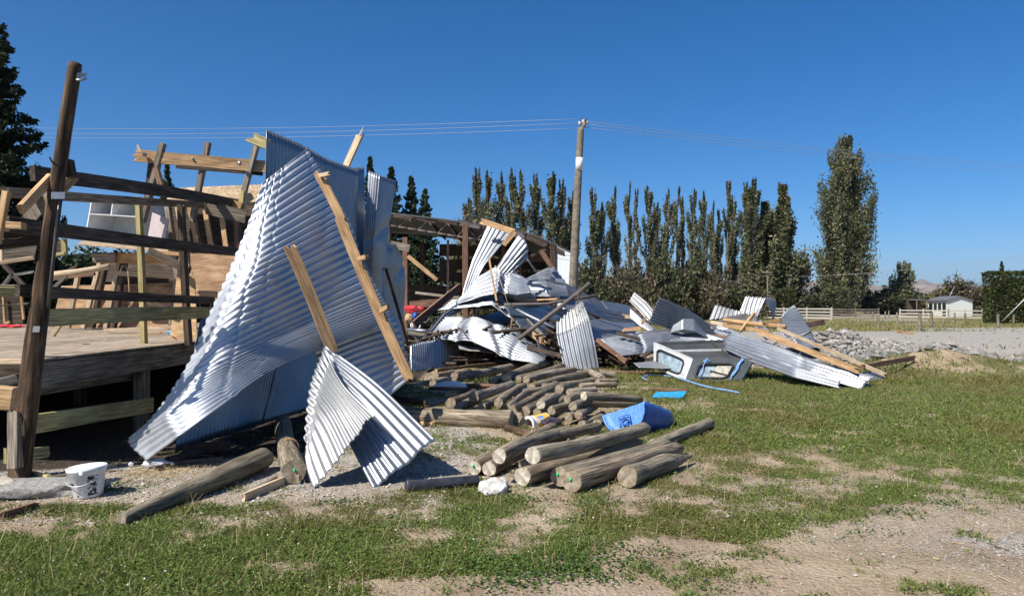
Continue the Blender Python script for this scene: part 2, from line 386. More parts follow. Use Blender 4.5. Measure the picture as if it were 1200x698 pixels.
def GZ(X, Y): return float(gh(np.array([X]), np.array([Y]))[0])
def PG(px, py): Y = GY(py); return P(px, py, Y)

# hills on the horizon
def hills():
    xs = np.linspace(-3000, 5200, 260); prof = []
    rows = []
    for k, (Yd, s) in enumerate([(4000, 0), (4250, .55), (4600, 1), (5200, .8), (6200, 0)]):
        px = CX+xs/Yd*F
        top = np.interp(px, [-200, 500, 800, 925, 960, 1000, 1040, 1080, 1110, 1140, 1180, 1260, 1700], [338, 341, 338, 327, 330, 334, 336, 329, 332, 337, 339, 341, 343])
        h = (HY-top)/F*4600+6*(fbm(xs/90, np.full_like(xs, k*3.3), 3, 4)-.5)*8*s
        rows.append(np.stack([xs, np.full_like(xs, Yd)+(fbm(xs/200, xs*0+k, 8, 3)-.5)*300*s, h*s-2+18*s*(fbm(xs/60, xs*0+k*5, 4, 4)-.5)], -1))
    # densify between rows
    A = np.array(rows); out = []
    for r in range(4):
        for t in np.linspace(0, 1, 9)[:-1]:
            row = A[r]*(1-t)+A[r+1]*t
            row[:, 2] += (fbm(xs/70+r*4+t*2, row[:, 1]/90, 12, 4)-.5)*60*min(1, (r+t)*.7)
            out.append(row)
    A = np.array(out); nr, nc = A.shape[:2]; idx = np.arange(nr*nc).reshape(nr, nc)
    Fq = np.stack([idx[:-1, :-1], idx[:-1, 1:], idx[1:, 1:], idx[1:, :-1]], -1).reshape(-1, 4)
    o = mk_obj('hills', mk_mesh('hills', A.reshape(-1, 3), [Fq], plain('hill', (.20, .155, .115), .95, vary=.3, scale=.01), True)); tag(o, kind='structure')
hills()

# ------------------------------------------------------------------ solid builders
def frame_from(p0, p1, roll=0.0):
    p0 = Vector(p0); p1 = Vector(p1); x = (p1-p0); L = x.length; x.normalize()
    up = Vector((0, 0, 1)) if abs(x.z) < .93 else Vector((0, 1, 0))
    z = (up-x*up.dot(x)).normalized(); y = z.cross(x)
    if roll:
        q = Matrix.Rotation(math.radians(roll), 3, x); z = q @ z; y = q @ y
    m = Matrix((x, y, z)).transposed().to_4x4(); m.translation = p0
    return m, L
def W3(p):
    p = tuple(p)
    return np.array(p)
def beam(name, p0, p1, w, t, mat, label=None, cat=None, group=None, parent=None, roll=0, jag=(0, 0), bend=.0, seed=None, mat_end=None):
    """sawn timber: w = height of its face, t = thickness, ends may be splintered"""
    rr = random.Random(seed if seed is not None else hash((round(p0[0]*100), round(p1[2]*100))) & 0xffff)
    m, L = frame_from(p0, p1, roll)
    ns = max(3, min(14, int(L/.25)+2)); c = min(w, t)*.09
    prof = [(-t/2+c, -w/2), (t/2-c, -w/2), (t/2, -w/2+c), (t/2, w/2-c), (t/2-c, w/2), (-t/2+c, w/2), (-t/2, w/2-c), (-t/2, -w/2+c)]
    # extra points on the long faces so that broken ends read as splinters
    if max(jag) > 0:
        prof = []
        K = 5
        for k in range(K): prof.append((-t/2, w/2-(w*(k)/(K-1))*.96-.02*w))
        for k in range(K): prof.append((t/2, -w/2+(w*(k)/(K-1))*.96+.02*w))
    V = []; n = len(prof); bx = (rr.random()-.5)*2; bz = (rr.random()-.5)*2
    for i in range(ns):
        u = i/(ns-1)
        for (a, bb) in prof:
            xx = u*L
            if i == 0 and jag[0]: xx += rr.uniform(0, jag[0])
            if i == ns-1 and jag[1]: xx -= rr.uniform(0, jag[1])
            s = math.sin(math.pi*u)*bend
            V.append((xx, a+s*bx*L+rr.uniform(-.0015, .0015), bb+s*bz*L+rr.uniform(-.0015, .0015)))
    Fs = []
    for i in range(ns-1):
        for k in range(n):
            a = i*n+k; b2 = i*n+(k+1) % n; Fs.append((a, b2, b2+n, a+n))
    V.append((np.mean([v[0] for v in V[:n]])+(jag[0]*.3 if jag[0] else 0), 0, 0)); V.append((np.mean([v[0] for v in V[-n-1:-1]])-(jag[1]*.3 if jag[1] else 0), 0, 0))
    T = []; c0 = len(V)-2; c1 = len(V)-1
    for k in range(n):
        T.append((c0, (k+1) % n, k)); T.append((c1, (ns-1)*n+k, (ns-1)*n+(k+1) % n))
    mats = [M[mat], M[mat_end or ('pine' if mat == 'treated' else mat)]]
    me = mk_mesh(name, V, [np.array(Fs)[:, ::-1], np.array(T)[:, ::-1]], mats, False, matidx=[0]*len(Fs)+[1]*len(T))
    o = bpy.data.objects.new(name, me); COL.objects.link(o); o.matrix_basis = m
    if parent is not None: adopt(o, parent)
    return tag(o, label, cat, group)
def log(name, p0, p1, r0, r1, mat='log_bark', end='end_brown', label=None, cat='post', group=None, parent=None, point=0, pointn=0, seed=0, rough=.075, sides=26, bend=.010, mid=None):
    m, L = frame_from(p0, p1, R.uniform(0, 360)); rr = np.random.default_rng(seed+5)
    ns = 18; us = np.concatenate([[0], np.linspace(.012, .988, ns-2), [1]])
    th = np.linspace(0, 2*math.pi, sides, endpoint=False); V = []
    ph = rr.uniform(0, 6.28, 4); bx, bz = rr.uniform(-1, 1, 2)*bend*L
    for i, u in enumerate(us):
        r = r0*(1-u)+r1*u
        if mid: r += (mid-(r0+r1)/2)*math.sin(math.pi*u)
        if point and u*L > L-point: r *= max(.10, (L-u*L)/point)**.7
        if pointn and u*L < pointn: r *= max(.45, (u*L)/pointn)**.6
        if i == 0 or i == len(us)-1: r *= .95
        rad = r*(1+rough*(.5*np.sin(2*th+ph[0]+u*2)+.4*np.sin(3*th+ph[1]-u*5)+.25*np.sin(5*th+ph[2]+u*11)+rr.normal(0, .18, sides)))
        knot = 1+.05*math.sin(u*9+ph[3])*rough*8
        s = math.sin(math.pi*u)
        for k in range(sides):
            V.append((u*L+(rr.normal(0, .0008) if i in (0, len(us)-1) else 0), math.cos(th[k])*rad[k]*knot+bx*s, math.sin(th[k])*rad[k]*knot+bz*s))
    Fs = []; n = sides; q = len(us)
    for i in range(q-1):
        for k in range(n):
            a = i*n+k; b2 = i*n+(k+1) % n; Fs.append((a, b2, b2+n, a+n))
    V.append((.0, 0, 0)); V.append((L, 0, 0)); T = []
    for k in range(n):
        T.append((len(V)-2, (k+1) % n, k)); T.append((len(V)-1, (q-1)*n+k, (q-1)*n+(k+1) % n))
    me = mk_mesh(name, V, [Fs, T], [M[mat], M[end]], True, matidx=[0]*len(Fs)+[1]*len(T))
    sm = np.ones(len(Fs)+len(T), dtype=bool); sm[len(Fs):] = False; me.polygons.foreach_set("use_smooth", sm)
    o = bpy.data.objects.new(name, me); COL.objects.link(o); o.matrix_basis = m
    if parent is not None: adopt(o, parent)
    return tag(o, label, cat if label else None, group)
def tube(name, pts, r, mat, label=None, cat=None, group=None, parent=None, sides=8, rs=None):
    pts = [Vector(p) for p in pts]; V = []; n = sides
    for i, p in enumerate(pts):
        d = (pts[min(i+1, len(pts)-1)]-pts[max(i-1, 0)]).normalized()
        up = Vector((0, 0, 1)) if abs(d.z) < .95 else Vector((0, 1, 0))
        a = d.cross(up).normalized(); bb = d.cross(a)
        rr = rs[i] if rs else r
        for k in range(n):
            t = 2*math.pi*k/n; V.append(tuple(p+a*math.cos(t)*rr+bb*math.sin(t)*rr))
    Fs = [(i*n+k, i*n+(k+1) % n, (i+1)*n+(k+1) % n, (i+1)*n+k) for i in range(len(pts)-1) for k in range(n)]
    caps = [tuple(range(n))[::-1], tuple(range((len(pts)-1)*n, len(pts)*n))]
    o = mk_obj(name, mk_mesh(name, V, [Fs, caps], M[mat], True), parent)
    return tag(o, label, cat, group)
def slab(name, c, th, mat, label=None, cat=None, group=None, parent=None, nu=6, nv=6, warp=.0, jag=0, seed=1):
    """board from four corners (in order), given thickness"""
    c = [np.array(q, float) for q in c]
    nrm = np.cross(c[1]-c[0], c[3]-c[0]); nrm /= np.linalg.norm(nrm); rr = np.random.default_rng(seed)
    V = []
    for s in (1, -1):
        rs2 = np.random.default_rng(seed)
        for j in range(nv+1):
            for i in range(nu+1):
                u = i/nu; v = j/nv
                if jag and (i in (0, nu)): u += rs2.uniform(-jag, jag)
                if jag and (j in (0, nv)): v += rs2.uniform(-jag, jag)
                p = (c[0]*(1-u)+c[1]*u)*(1-v)+(c[3]*(1-u)+c[2]*u)*v
                V.append(p+nrm*(s*th/2+warp*math.sin(u*3+v*2+seed)))
    n = (nu+1)*(nv+1); w = nu+1; Fs = []
    for j in range(nv):
        for i in range(nu):
            a = j*w+i; Fs.append((a, a+1, a+1+w, a+w)); Fs.append((n+a, n+a+w, n+a+w+1, n+a+1))
    ring = [i for i in range(w)]+[j*w+nu for j in range(1, nv+1)]+[nv*w+i for i in range(nu-1, -1, -1)]+[j*w for j in range(nv-1, 0, -1)]
    for k in range(len(ring)):
        a, b2 = ring[k], ring[(k+1) % len(ring)]; Fs.append((a, n+a, n+b2, b2))
    V = np.array(V); x = c[1]-c[0]; x /= np.linalg.norm(x); y = np.cross(nrm, x)
    m = Matrix((Vector(x), Vector(y), Vector(nrm))).transposed().to_4x4(); m.translation = Vector(c[0])
    L = (V-c[0]) @ np.stack([x, y, nrm], 1)
    me = mk_mesh(name, L, [Fs], M[mat], False); o = bpy.data.objects.new(name, me); COL.objects.link(o); o.matrix_basis = m
    if parent is not None: adopt(o, parent)
    return tag(o, label, cat, group)
def blob(name, c, size, mat, seed=1, rough=.25, sub=3, flat=None, label=None, cat=None, group=None, parent=None, rot=0):
    bm = bmesh.new(); bmesh.ops.create_icosphere(bm, subdivisions=sub, radius=1)
    rr = np.random.default_rng(seed); dirs = rr.normal(size=(9, 3)); dirs /= np.linalg.norm(dirs, axis=1)[:, None]; lim = rr.uniform(.6, .95, 9)
    for v in bm.verts:
        p = np.array(v.co)
        for d, q in zip(dirs, lim):
            s = p @ d
            if s > q: p = p-d*(s-q)*.85
        p *= 1+rough*.35*(math.sin(p[0]*5+seed)*math.sin(p[1]*6+2*seed)*math.sin(p[2]*5+1))
        ca, sa = math.cos(rot), math.sin(rot); p = p*np.array(size); p = np.array([p[0]*ca-p[1]*sa, p[0]*sa+p[1]*ca, p[2]])
        v.co = p
    me = bpy.data.meshes.new(name); bm.to_mesh(me); bm.free(); me.materials.append(M[mat])
    o = bpy.data.objects.new(name, me); COL.objects.link(o); o.location = Vector(c)
    if parent is not None: adopt(o, parent)
    return tag(o, label, cat, group)

# ------------------------------------------------------------------ corrugated iron
def crm(Pn, t):
    """Catmull-Rom through Pn (n, ..., 3) at t in 0..1"""
    n = len(Pn)-1; Pn = np.asarray(Pn, float)
    x = np.clip(t, 0, 1)*n; i = np.minimum(x.astype(int), n-1); f = x-i
    g = lambda k: Pn[np.clip(k, 0, n)]
    p0 = np.where((i-1 >= 0)[(...,)+(None,)*(Pn.ndim-1)], g(i-1), 2*g(i)-g(i+1)); p1 = g(i); p2 = g(i+1)
    p3 = np.where((i+2 <= n)[(...,)+(None,)*(Pn.ndim-1)], g(i+2), 2*p2-p1)
    f = f.reshape(f.shape+(1,)*(Pn.ndim-1))
    return .5*((2*p1)+(-p0+p2)*f+(2*p0-5*p1+4*p2-p3)*f*f+(-p0+3*p1-3*p2+p3)*f**3)
def linp(Pn, t):
    Pn = np.asarray(Pn, float); n = len(Pn)-1; x = np.clip(t, 0, 1)*n; i = np.minimum(x.astype(int), n-1); f = x-i
    f = f.reshape(f.shape+(1,)*(Pn.ndim-1)); return Pn[i]*(1-f)+Pn[i+1]*f
def iron(name, rows, label=None, cat='roofing sheet', group=None, parent=None, mat='galv', pitch=.076, amp=.0095, crumple=.012, creases=(), seed=1, nu=None, ncorr=None, lin=False, ragged=0.0, linv=False, world=False):
    """rows: from v=0 to v=1, each a list of (px,py,Y) points running ALONG the corrugations"""
    C = np.array([[p if world else P(*p) for p in r] for r in rows])                # (nv,nu,3)
    Lv = np.mean([np.linalg.norm(C[i+1]-C[i], axis=-1).mean() for i in range(len(C)-1)])*(len(C)-1)
    Lu = np.linalg.norm(C[:, 1:]-C[:, :-1], axis=-1).sum(1).mean()
    nc = ncorr or max(3, round(Lv/pitch))
    NV = int(nc*6)+1; NU = nu or int(np.clip(Lu/.05, 16, 64))
    v = np.linspace(0, 1, NV); u = np.linspace(0, 1, NU)
    A = (linp if linv else crm)(C, v)                        # (NV,nu,3)
    B = (linp if lin else crm)(np.swapaxes(A, 0, 1), u)      # (NU,NV,3)
    Q = np.swapaxes(B, 0, 1).copy()                          # (NV,NU,3)
    UU, VV = np.meshgrid(u, v)
    if ragged:
        off = (vnoise(VV*nc*.5, VV*0, seed+3)-.5)*ragged
        dq = np.gradient(Q, axis=1); 
        Q = Q+dq*NU*off[..., None]*(UU[..., None]**8)
    nrm = np.cross(np.gradient(Q, axis=1), np.gradient(Q, axis=0)); nrm /= np.linalg.norm(nrm, axis=-1)[..., None]+1e-9
    d = amp*np.sin(2*math.pi*nc*VV)
    fl = np.ones_like(UU)
    su, sv = UU*Lu, VV*Lv
    d2 = crumple*2*(fbm(su*.9+seed*3.1, sv*.8, seed, 2)-.5)*1.6
    rid = np.abs(fbm(su*1.3+sv*.4, sv*.9-su*.4, seed+40, 1)-.5)*2
    d2 += crumple*.7*np.clip(.22-rid, 0, 1)*5
    for (ua, ub, dep, wd) in creases:
        uc = ua+(ub-ua)*VV+(vnoise(VV*nc*.5, VV*0+ua*9, seed)-.5)*.05+(np.sin(2*math.pi*nc*VV)*.006)
        x = np.abs(su-uc*Lu)/wd
        k = np.clip(1-x, 0, 1)
        d2 += dep*k; fl *= 1-.55*np.clip(1-x*1.6, 0, 1)
    Q = Q+nrm*(d*fl+d2)[..., None]
    org = Q.reshape(-1, 3).mean(0); V = Q.reshape(-1, 3)-org
    SV = []; SF = []; rs_ = np.random.default_rng(seed)
    if NU > 20:
        for uc in np.arange(.5, Lu, .9)/Lu+rs_.uniform(-.02, .02):
            iu = int(np.clip(uc*NU, 1, NU-2))
            for c_ in range(int(rs_.integers(0, 3)), nc, 3):
                iv = int((c_+.25)*6); p_ = Q[iv, iu]-org; nn2 = nrm[iv, iu]; t1 = Q[iv, iu+1]-Q[iv, iu-1]; t1 = t1/(np.linalg.norm(t1)+1e-9); t2 = np.cross(nn2, t1); b_ = len(SV)
                SV += [p_+t1*.009, p_+t2*.009, p_-t1*.009, p_-t2*.009, p_+nn2*.009, p_-nn2*.009]
                SF += [(b_, b_+1, b_+4), (b_+1, b_+2, b_+4), (b_+2, b_+3, b_+4), (b_+3, b_, b_+4), (b_+1, b_, b_+5), (b_+2, b_+1, b_+5), (b_+3, b_+2, b_+5), (b_, b_+3, b_+5)]
    idx = np.arange(len(V)).reshape(NV, NU)
    Fq = np.stack([idx[:-1, :-1], idx[:-1, 1:], idx[1:, 1:], idx[1:, :-1]], -1).reshape(-1, 4)
    F3 = np.array(SF, dtype=int).reshape(-1, 3)+len(V)
    me = mk_mesh(name, np.concatenate([V, np.array(SV).reshape(-1, 3)]), [Fq, F3] if len(F3) else [Fq], [M[mat], M['steel_dark']], True, matidx=[0]*len(Fq)+[1]*len(F3))
    o = bpy.data.objects.new(name, me); COL.objects.link(o); o.location = Vector(org)
    md = o.modifiers.new('thickness', 'SOLIDIFY'); md.thickness = .0035; md.offset = 0
    if parent is not None: adopt(o, parent)
    return tag(o, label, cat if label else None, group)

# ------------------------------------------------------------------ vegetation builders
def leaf_cards(C, size, r, colors, up=0.0, asp=.6, flat=None):
    """C (n,3) centres -> quads (4 verts each)"""
    n = len(C); a = r.normal(size=(n, 3)); a /= np.linalg.norm(a, axis=1)[:, None]
    a[:, 2] += up; a /= np.linalg.norm(a, axis=1)[:, None]
    if flat is not None:
        a[:, 2] *= flat; a /= np.linalg.norm(a, axis=1)[:, None]
    b = np.cross(a, r.normal(size=(n, 3)) if flat is None else np.array([0, 0, 1.])+flat*r.normal(size=(n, 3))); b /= np.linalg.norm(b, axis=1)[:, None]+1e-9
    s = (size*r.uniform(.6, 1.4, n))[:, None]
    A = a*s; B = b*s*asp
    V = np.stack([C-A, C+B*.9-A*.1, C+A, C-B*.9+A*.1], 1).reshape(-1, 3)
    Fq = np.arange(4*n).reshape(n, 4)
    return V, Fq, np.repeat(colors, 4, axis=0)
def leafcol(n, r, c1, c2, c3=None, p3=0.0):
    t = r.uniform(0, 1, (n, 1)); c = np.array(c1)*(1-t)+np.array(c2)*t
    if c3 is not None:
        k = r.uniform(0, 1, n) < p3; c[k] = np.array(c3)*r.uniform(.7, 1.2, (k.sum(), 1))
    return c
def limb_mesh(paths, sides=6):
    V = []; Fs = []
    for pts, rs in paths:
        base = len(V); pts = [Vector(p) for p in pts]
        for i, p in enumerate(pts):
            d = (pts[min(i+1, len(pts)-1)]-pts[max(i-1, 0)])
            d = d.normalized() if d.length > 1e-6 else Vector((0, 0, 1))
            up = Vector((0, 0, 1)) if abs(d.z) < .9 else Vector((0, 1, 0)); a = d.cross(up).normalized(); bb = d.cross(a)
            for k in range(sides):
                t = 2*math.pi*k/sides; V.append(tuple(p+(a*math.cos(t)+bb*math.sin(t))*rs[i]))
        for i in range(len(pts)-1):
            for k in range(sides): Fs.append((base+i*sides+k, base+i*sides+(k+1) % sides, base+(i+1)*sides+(k+1) % sides, base+(i+1)*sides+k))
    return V, Fs
def poplar_meshes(seed, H, Rm, nl, nlimb=46, leafsize=.16, low=.12, spread=1.0, dead=.25, shape=None, lean=.0):
    r = np.random.default_rng(seed)
    shape = shape or (lambda t: (.35+.65*min(1, max(0, (t-low))/.35))*(1 if t < .8 else 1-.75*((t-.8)/.2)**2)*(1+.25*math.sin(t*17+seed)))
    paths = [([(0, 0, 0), (lean*.2, 0, H*.3), (lean*.5, 0, H*.6), (lean, 0, H*.93)], [H*.012, H*.008, H*.004, .01])]
    C = []; Cc = []
    for k in range(nlimb):
        t0 = low*.6+(.86-low*.6)*(k+r.uniform(0, 1))/nlimb; an = r.uniform(0, 2*math.pi)
        t1 = min(1.0, t0+r.uniform(.10, .24)); rad = Rm*shape(t1)*r.uniform(.35, 1.05)
        lx = lambda t: lean*t
        p0 = np.array([lx(t0), 0, t0*H]); p2 = np.array([lx(t1)+math.cos(an)*rad, math.sin(an)*rad, t1*H])
        p1 = p0*.5+p2*.5+np.array([math.cos(an)*rad*.22, math.sin(an)*rad*.22, -H*.01])
        paths.append(([p0, p1, p2], [H*.004, H*.003, .01]))
        m = int(nl/nlimb*r.uniform(.5, 1.5)); tt = r.beta(2.2, 1.4, m)[:, None]
        q = (1-tt)**2*p0+2*tt*(1-tt)*p1+tt**2*p2
        q = q+r.normal(size=(m, 3))*np.array([.20, .20, .75])*Rm*.5*spread*np.clip(shape(t1), .2, 1)
        C.append(q); Cc.append(np.full((m, 1), r.uniform(.65, 1.3)))
    C = np.concatenate(C); Cc = np.concatenate(Cc)
    col = leafcol(len(C), r, (.045, .062, .022), (.125, .145, .058), (.24, .21, .13), dead)*Cc
    V, Fq, cc = leaf_cards(C, leafsize, r, col, up=.5)
    crown = mk_mesh('crown', V, [Fq], M['leaf'], False, col=cc)
    V, Fs = limb_mesh(paths, 5); trunk = mk_mesh('trunk', V, [Fs], M['bark'], True)
    return crown, trunk
def conifer_meshes(seed, H, Rm, pw=.75, tiers=42, per=9, leafsize=.14, nl=14000, low=.02, col1=(.010, .020, .008), col2=(.030, .050, .018)):
    r = np.random.default_rng(seed); paths = [([(0, 0, 0), (0, 0, H*.5), (0, 0, H)], [H*.016, H*.009, .01])]; C = []
    nb = tiers*per
    for k in range(nb):
        t = low+(1-low)*(k/nb)**.9; rad = Rm*(1-t)**pw*r.uniform(.55, 1.12)*(1 if t > .1 else .9)+.12; an = r.uniform(0, 6.283)
        p0 = np.array([0, 0, t*H]); d = np.array([math.cos(an), math.sin(an), 0])
        p1 = p0+d*rad*.55+np.array([0, 0, -rad*.10]); p2 = p0+d*rad+np.array([0, 0, rad*r.uniform(-.12, .22)])
        paths.append(([p0, p1, p2], [.035*H/12+.01, .02, .006]))
        m = int(nl/nb*(.4+1.3*(1-t))); tt = r.beta(1.8, 1.1, m)[:, None]
        q = (1-tt)**2*p0+2*tt*(1-tt)*p1+tt**2*p2
        side = np.array([-d[1], d[0], 0])
        q = q+side*r.normal(size=(m, 1))*rad*.17*(1.15-tt)+np.array([0, 0, -1])*np.abs(r.normal(size=(m, 1)))*rad*.06+r.normal(size=(m, 3))*.04
        C.append(q)
    C = np.concatenate(C); V, Fq, cc = leaf_cards(C, leafsize, r, leafcol(len(C), r, col1, col2)*1.0, up=-.1)
    crown = mk_mesh('crown', V, [Fq], M['leaf'], False, col=cc)
    V, Fs = limb_mesh(paths, 5); return crown, mk_mesh('trunk', V, [Fs], M['bark_dark'], True)
def bush_meshes(seed, H, Rx, Ry, nl=2500, leafsize=.14, c1=(.03, .045, .014), c2=(.08, .10, .03), c3=(.16, .13, .07), p3=.1, clumps=26, bare=False, base=.12):
    r = np.random.default_rng(seed); paths = []; C = []; Cc = []
    for k in range(clumps):
        an = r.uniform(0, 6.283); ph = math.acos(r.uniform(0, 1)); q = r.uniform(.45, 1.0)
        c = np.array([math.cos(an)*math.sin(ph)*Rx*q, math.sin(an)*math.sin(ph)*Ry*q, H*base+math.cos(ph)*H*(1-base)*.88*q])
        mid = c*.5+np.array([0, 0, -H*.04])+r.normal(size=3)*.1*Rx
        paths.append(([(r.normal()*.08*Rx, r.normal()*.08*Ry, 0), mid, c], [.028*H, .014*H, .006]))
        for j in range(7 if bare else 2):
            e = c+r.normal(size=3)*np.array([Rx, Ry, H*.6])*.25; paths.append(([mid*.4+c*.6, c*.5+e*.5, e], [.010*H, .007*H, .008]))
        m = int(nl/clumps); d = r.normal(size=(m, 3)); d /= np.linalg.norm(d, axis=1)[:, None]
        C.append(c+d*np.array([Rx, Ry, H*.6])*r.uniform(.18, .36)*r.uniform(.5, 1, (m, 1))); Cc.append(np.full((m, 1), r.uniform(.6, 1.35)))
    C = np.concatenate(C); Cc = np.concatenate(Cc); k = C[:, 2] > .02; C = C[k]; Cc = Cc[k]
    V, Fq, cc = leaf_cards(C, leafsize, r, leafcol(len(C), r, c1, c2, c3, p3)*Cc)
    crown = mk_mesh('crown', V, [Fq], M['leaf'], False, col=cc)
    V, Fs = limb_mesh(paths, 5); return crown, mk_mesh('trunk', V, [Fs], M['bark_dark'], True)
def plant_tree(name, meshes, loc, label, cat, group=None, rz=0, sx=1, sz=1):
    t = empty(name, loc, label, cat, group)
    for nm, me in zip(('crown', 'trunk'), meshes):
        o = bpy.data.objects.new(nm, me); COL.objects.link(o); o.parent = t
    t.rotation_euler = (0, 0, rz); t.scale = (sx, sx, sz); return t

ORD = ['first', 'second', 'third', 'fourth', 'fifth', 'sixth', 'seventh', 'eighth', 'ninth', 'tenth', 'eleventh', 'twelfth', 'thirteenth', 'fourteenth', 'fifteenth', 'sixteenth', 'seventeenth', 'eighteenth', 'nineteenth', 'twentieth']
# poplar row beyond the shed and the paddock
pv = [poplar_meshes(100+i, 20.0, rm, nl_, nb_, .15, low=lo, spread=1.0, dead=de, lean=le) for i, (rm, nl_, nb_, lo, de, le) in enumerate([(1.3, 8000, 38, .06, .3, .3), (1.15, 6000, 28, .12, .35, -.4), (.95, 4200, 22, .2, .4, .3), (1.4, 9000, 42, .05, .3, 0), (1.1, 5200, 25, .16, .4, .5)])]
rowL = [(546, 232), (559.5, 197), (573, 199), (587, 203), (600, 197), (612, 198), (627, 205), (645, 200), (658, 211), (669, 224)]
rowR = [(697, 219), (705, 238), (721, 218), (737, 213), (746, 215), (762, 217), (769, 238), (781, 222), (792, 219), (799, 223), (810.5, 221), (824, 225), (836, 235), (846, 246), (852, 204), (861, 228), (874, 214)]
for side, row in (('left', rowL), ('right', rowR)):
    for i, (px, ty) in enumerate(row):
        Yd = 118+R.uniform(-4, 4); p = P(px, HY, Yd); H = (HY-ty)/F*Yd+EYE
        if side == 'left': lab = f"tall narrow poplar, {ORD[i]} from the left in the row behind the dark shed"
        else: lab = f"slender poplar right of the utility pole, {ORD[i]} from the pole outward"
        k = (i*3+(side == 'left')) % 5 if side == 'right' else [0, 3, 0, 3, 0, 1, 3, 0, 3, 0][i]
        w = {721: 1.35, 645: 1.25}.get(px, R.uniform(.85, 1.15))*(1.15 if side == 'left' else 1.0)
        plant_tree('poplar_tree', pv[k], (p[0], Yd, 0), lab, 'poplar', 'row of slender poplars', R.uniform(0, 6), w, H/20)
# bushier poplars
big = poplar_meshes(210, 30, 5.8, 52000, 130, .21, low=.04, spread=.62, dead=.25, shape=lambda t: max(.10, (max(0, 1-((t-.40)/.62)**2))**.55))
p = P(990, HY, 130); plant_tree('poplar_tree', big, (p[0], 130, 0), 'broad towering poplar standing alone, the largest tree right of the poplar row', 'poplar', None, .6, 1.0, ((HY-161)/F*130+EYE)/30)
bg1 = poplar_meshes(220, 22, 5.0, 26000, 90, .24, low=.04, spread=.7, dead=.3, shape=lambda t: max(.05, 1-t)**.75*1.15)
bg2 = poplar_meshes(221, 20, 4.6, 20000, 80, .24, low=.04, spread=.7, dead=.15, shape=lambda t: max(.05, 1-t)**.75*1.15)
p = P(918, HY, 112); plant_tree('poplar_tree', bg1, (p[0], 112, 0), 'bushy leaning poplar with pointed top and pale twigs beside the green hedge', 'poplar', None, 1, 1.15, ((HY-218)/F*112+EYE)/22)
p = P(897, HY, 114); plant_tree('poplar_tree', bg2, (p[0], 114, 0), 'dark bushy poplar tucked behind the left side of the pointed bushy poplar', 'poplar', None, 2, 1.2, ((HY-238)/F*114+EYE)/20)
p = P(883, HY, 112); plant_tree('poplar_tree', pv[3], (p[0], 112, 0), 'slim tall poplar joined to the left edge of the bushy poplar pair', 'poplar', None, 2, 1.5, ((HY-210)/F*112+EYE)/20)
p = P(1061, HY, 140); plant_tree('poplar_tree', poplar_meshes(230, 8.5, 2.6, 5200, 45, .22, low=.05, spread=.8, dead=.3), (p[0], 140, 0), 'small cone shaped poplar between the lone large poplar and the cabin', 'poplar', None, 0, 1.0, ((HY-310)/F*140+EYE)/8.5)
# conifers
cl = conifer_meshes(300, 13.5, 3.1, .75, 46, 11, .085, 80000, low=.03, col1=(.012, .022, .009), col2=(.036, .055, .02))
p = P(-14, HY, 27); plant_tree('conifer_tree', cl, (p[0], 27, 0), 'tall dark conifer at the far left edge reaching high into the sky', 'conifer', None, 0, 1, ((HY-8)/F*27+EYE)/13.5)
cs = conifer_meshes(301, 10, 3.0, 1.0, 30, 7, .12, 16000, col1=(.014, .028, .012), col2=(.045, .07, .028))
for px, ty, Yd, sx, lab in [(434, 184, 52, .72, 'thin dark conifer tip showing just behind the upright iron'), (459, 196, 50, .85, 'dark conifer behind the shed roof, leftmost of the clump'), (482, 207, 51, .8, 'dark conifer in the middle of the clump above the shed roof'), (498, 222, 49, .8, 'dark conifer at the right end of the clump above the shed roof'),
                            (196, 192, 60, .8, 'small distant conifer seen through the broken wall framing'), (1174, 306, 95, .55, 'spiky conifer tip poking above the clipped hedge')]:
    p = P(px, HY, Yd); plant_tree('conifer_tree', cs, (p[0], Yd, 0), lab, 'conifer', None, px, sx, ((HY-ty)/F*Yd+EYE)/10)
# dark trees behind the deck
bt = bush_meshes(400, 5.5, 3.4, 3, 9000, .15, (.012, .022, .010), (.04, .06, .022), (.1, .1, .05), .05, 46)
for px, ty, Yd, sx, lab in [(20, 236, 34, 1.1, 'dense dark green tree behind the deck beside the leaning pole'), (105, 262, 38, 1.0, 'dark leafy tree behind the white cupboard'), (175, 262, 42, 1.0, 'dark tree hidden behind the ruined wall panels'), (-60, 240, 33, 1.2, 'dark shrubby tree beyond the left end of the deck'), (250, 270, 45, 1.0, 'shadowy tree behind the standing iron wall')]:
    p = P(px, HY, Yd); plant_tree('broadleaf_tree', bt, (p[0], Yd, 0), lab, 'tree', None, px, sx, ((HY-ty)/F*Yd+EYE)/5.5)
bgm = bush_meshes(401, 2.6, 2.6, 2, 5000, .10, (.05, .07, .02), (.12, .14, .045), (.2, .17, .08), .15, 30)
for px, ty, Yd, sx, lab in [(25, 318, 29, 1.0, 'light green shrub seen under the leaning pole rails'), (-40, 318, 30, 1.1, 'light green shrub at the left edge beyond the deck'), (95, 330, 31, .9, 'low green shrub past the far end of the deck')]:
    p = P(px, HY, Yd); plant_tree('shrub', bgm, (p[0], Yd, 0), lab, 'shrub', None, px, sx, ((HY-ty)/F*Yd+EYE)/2.6)
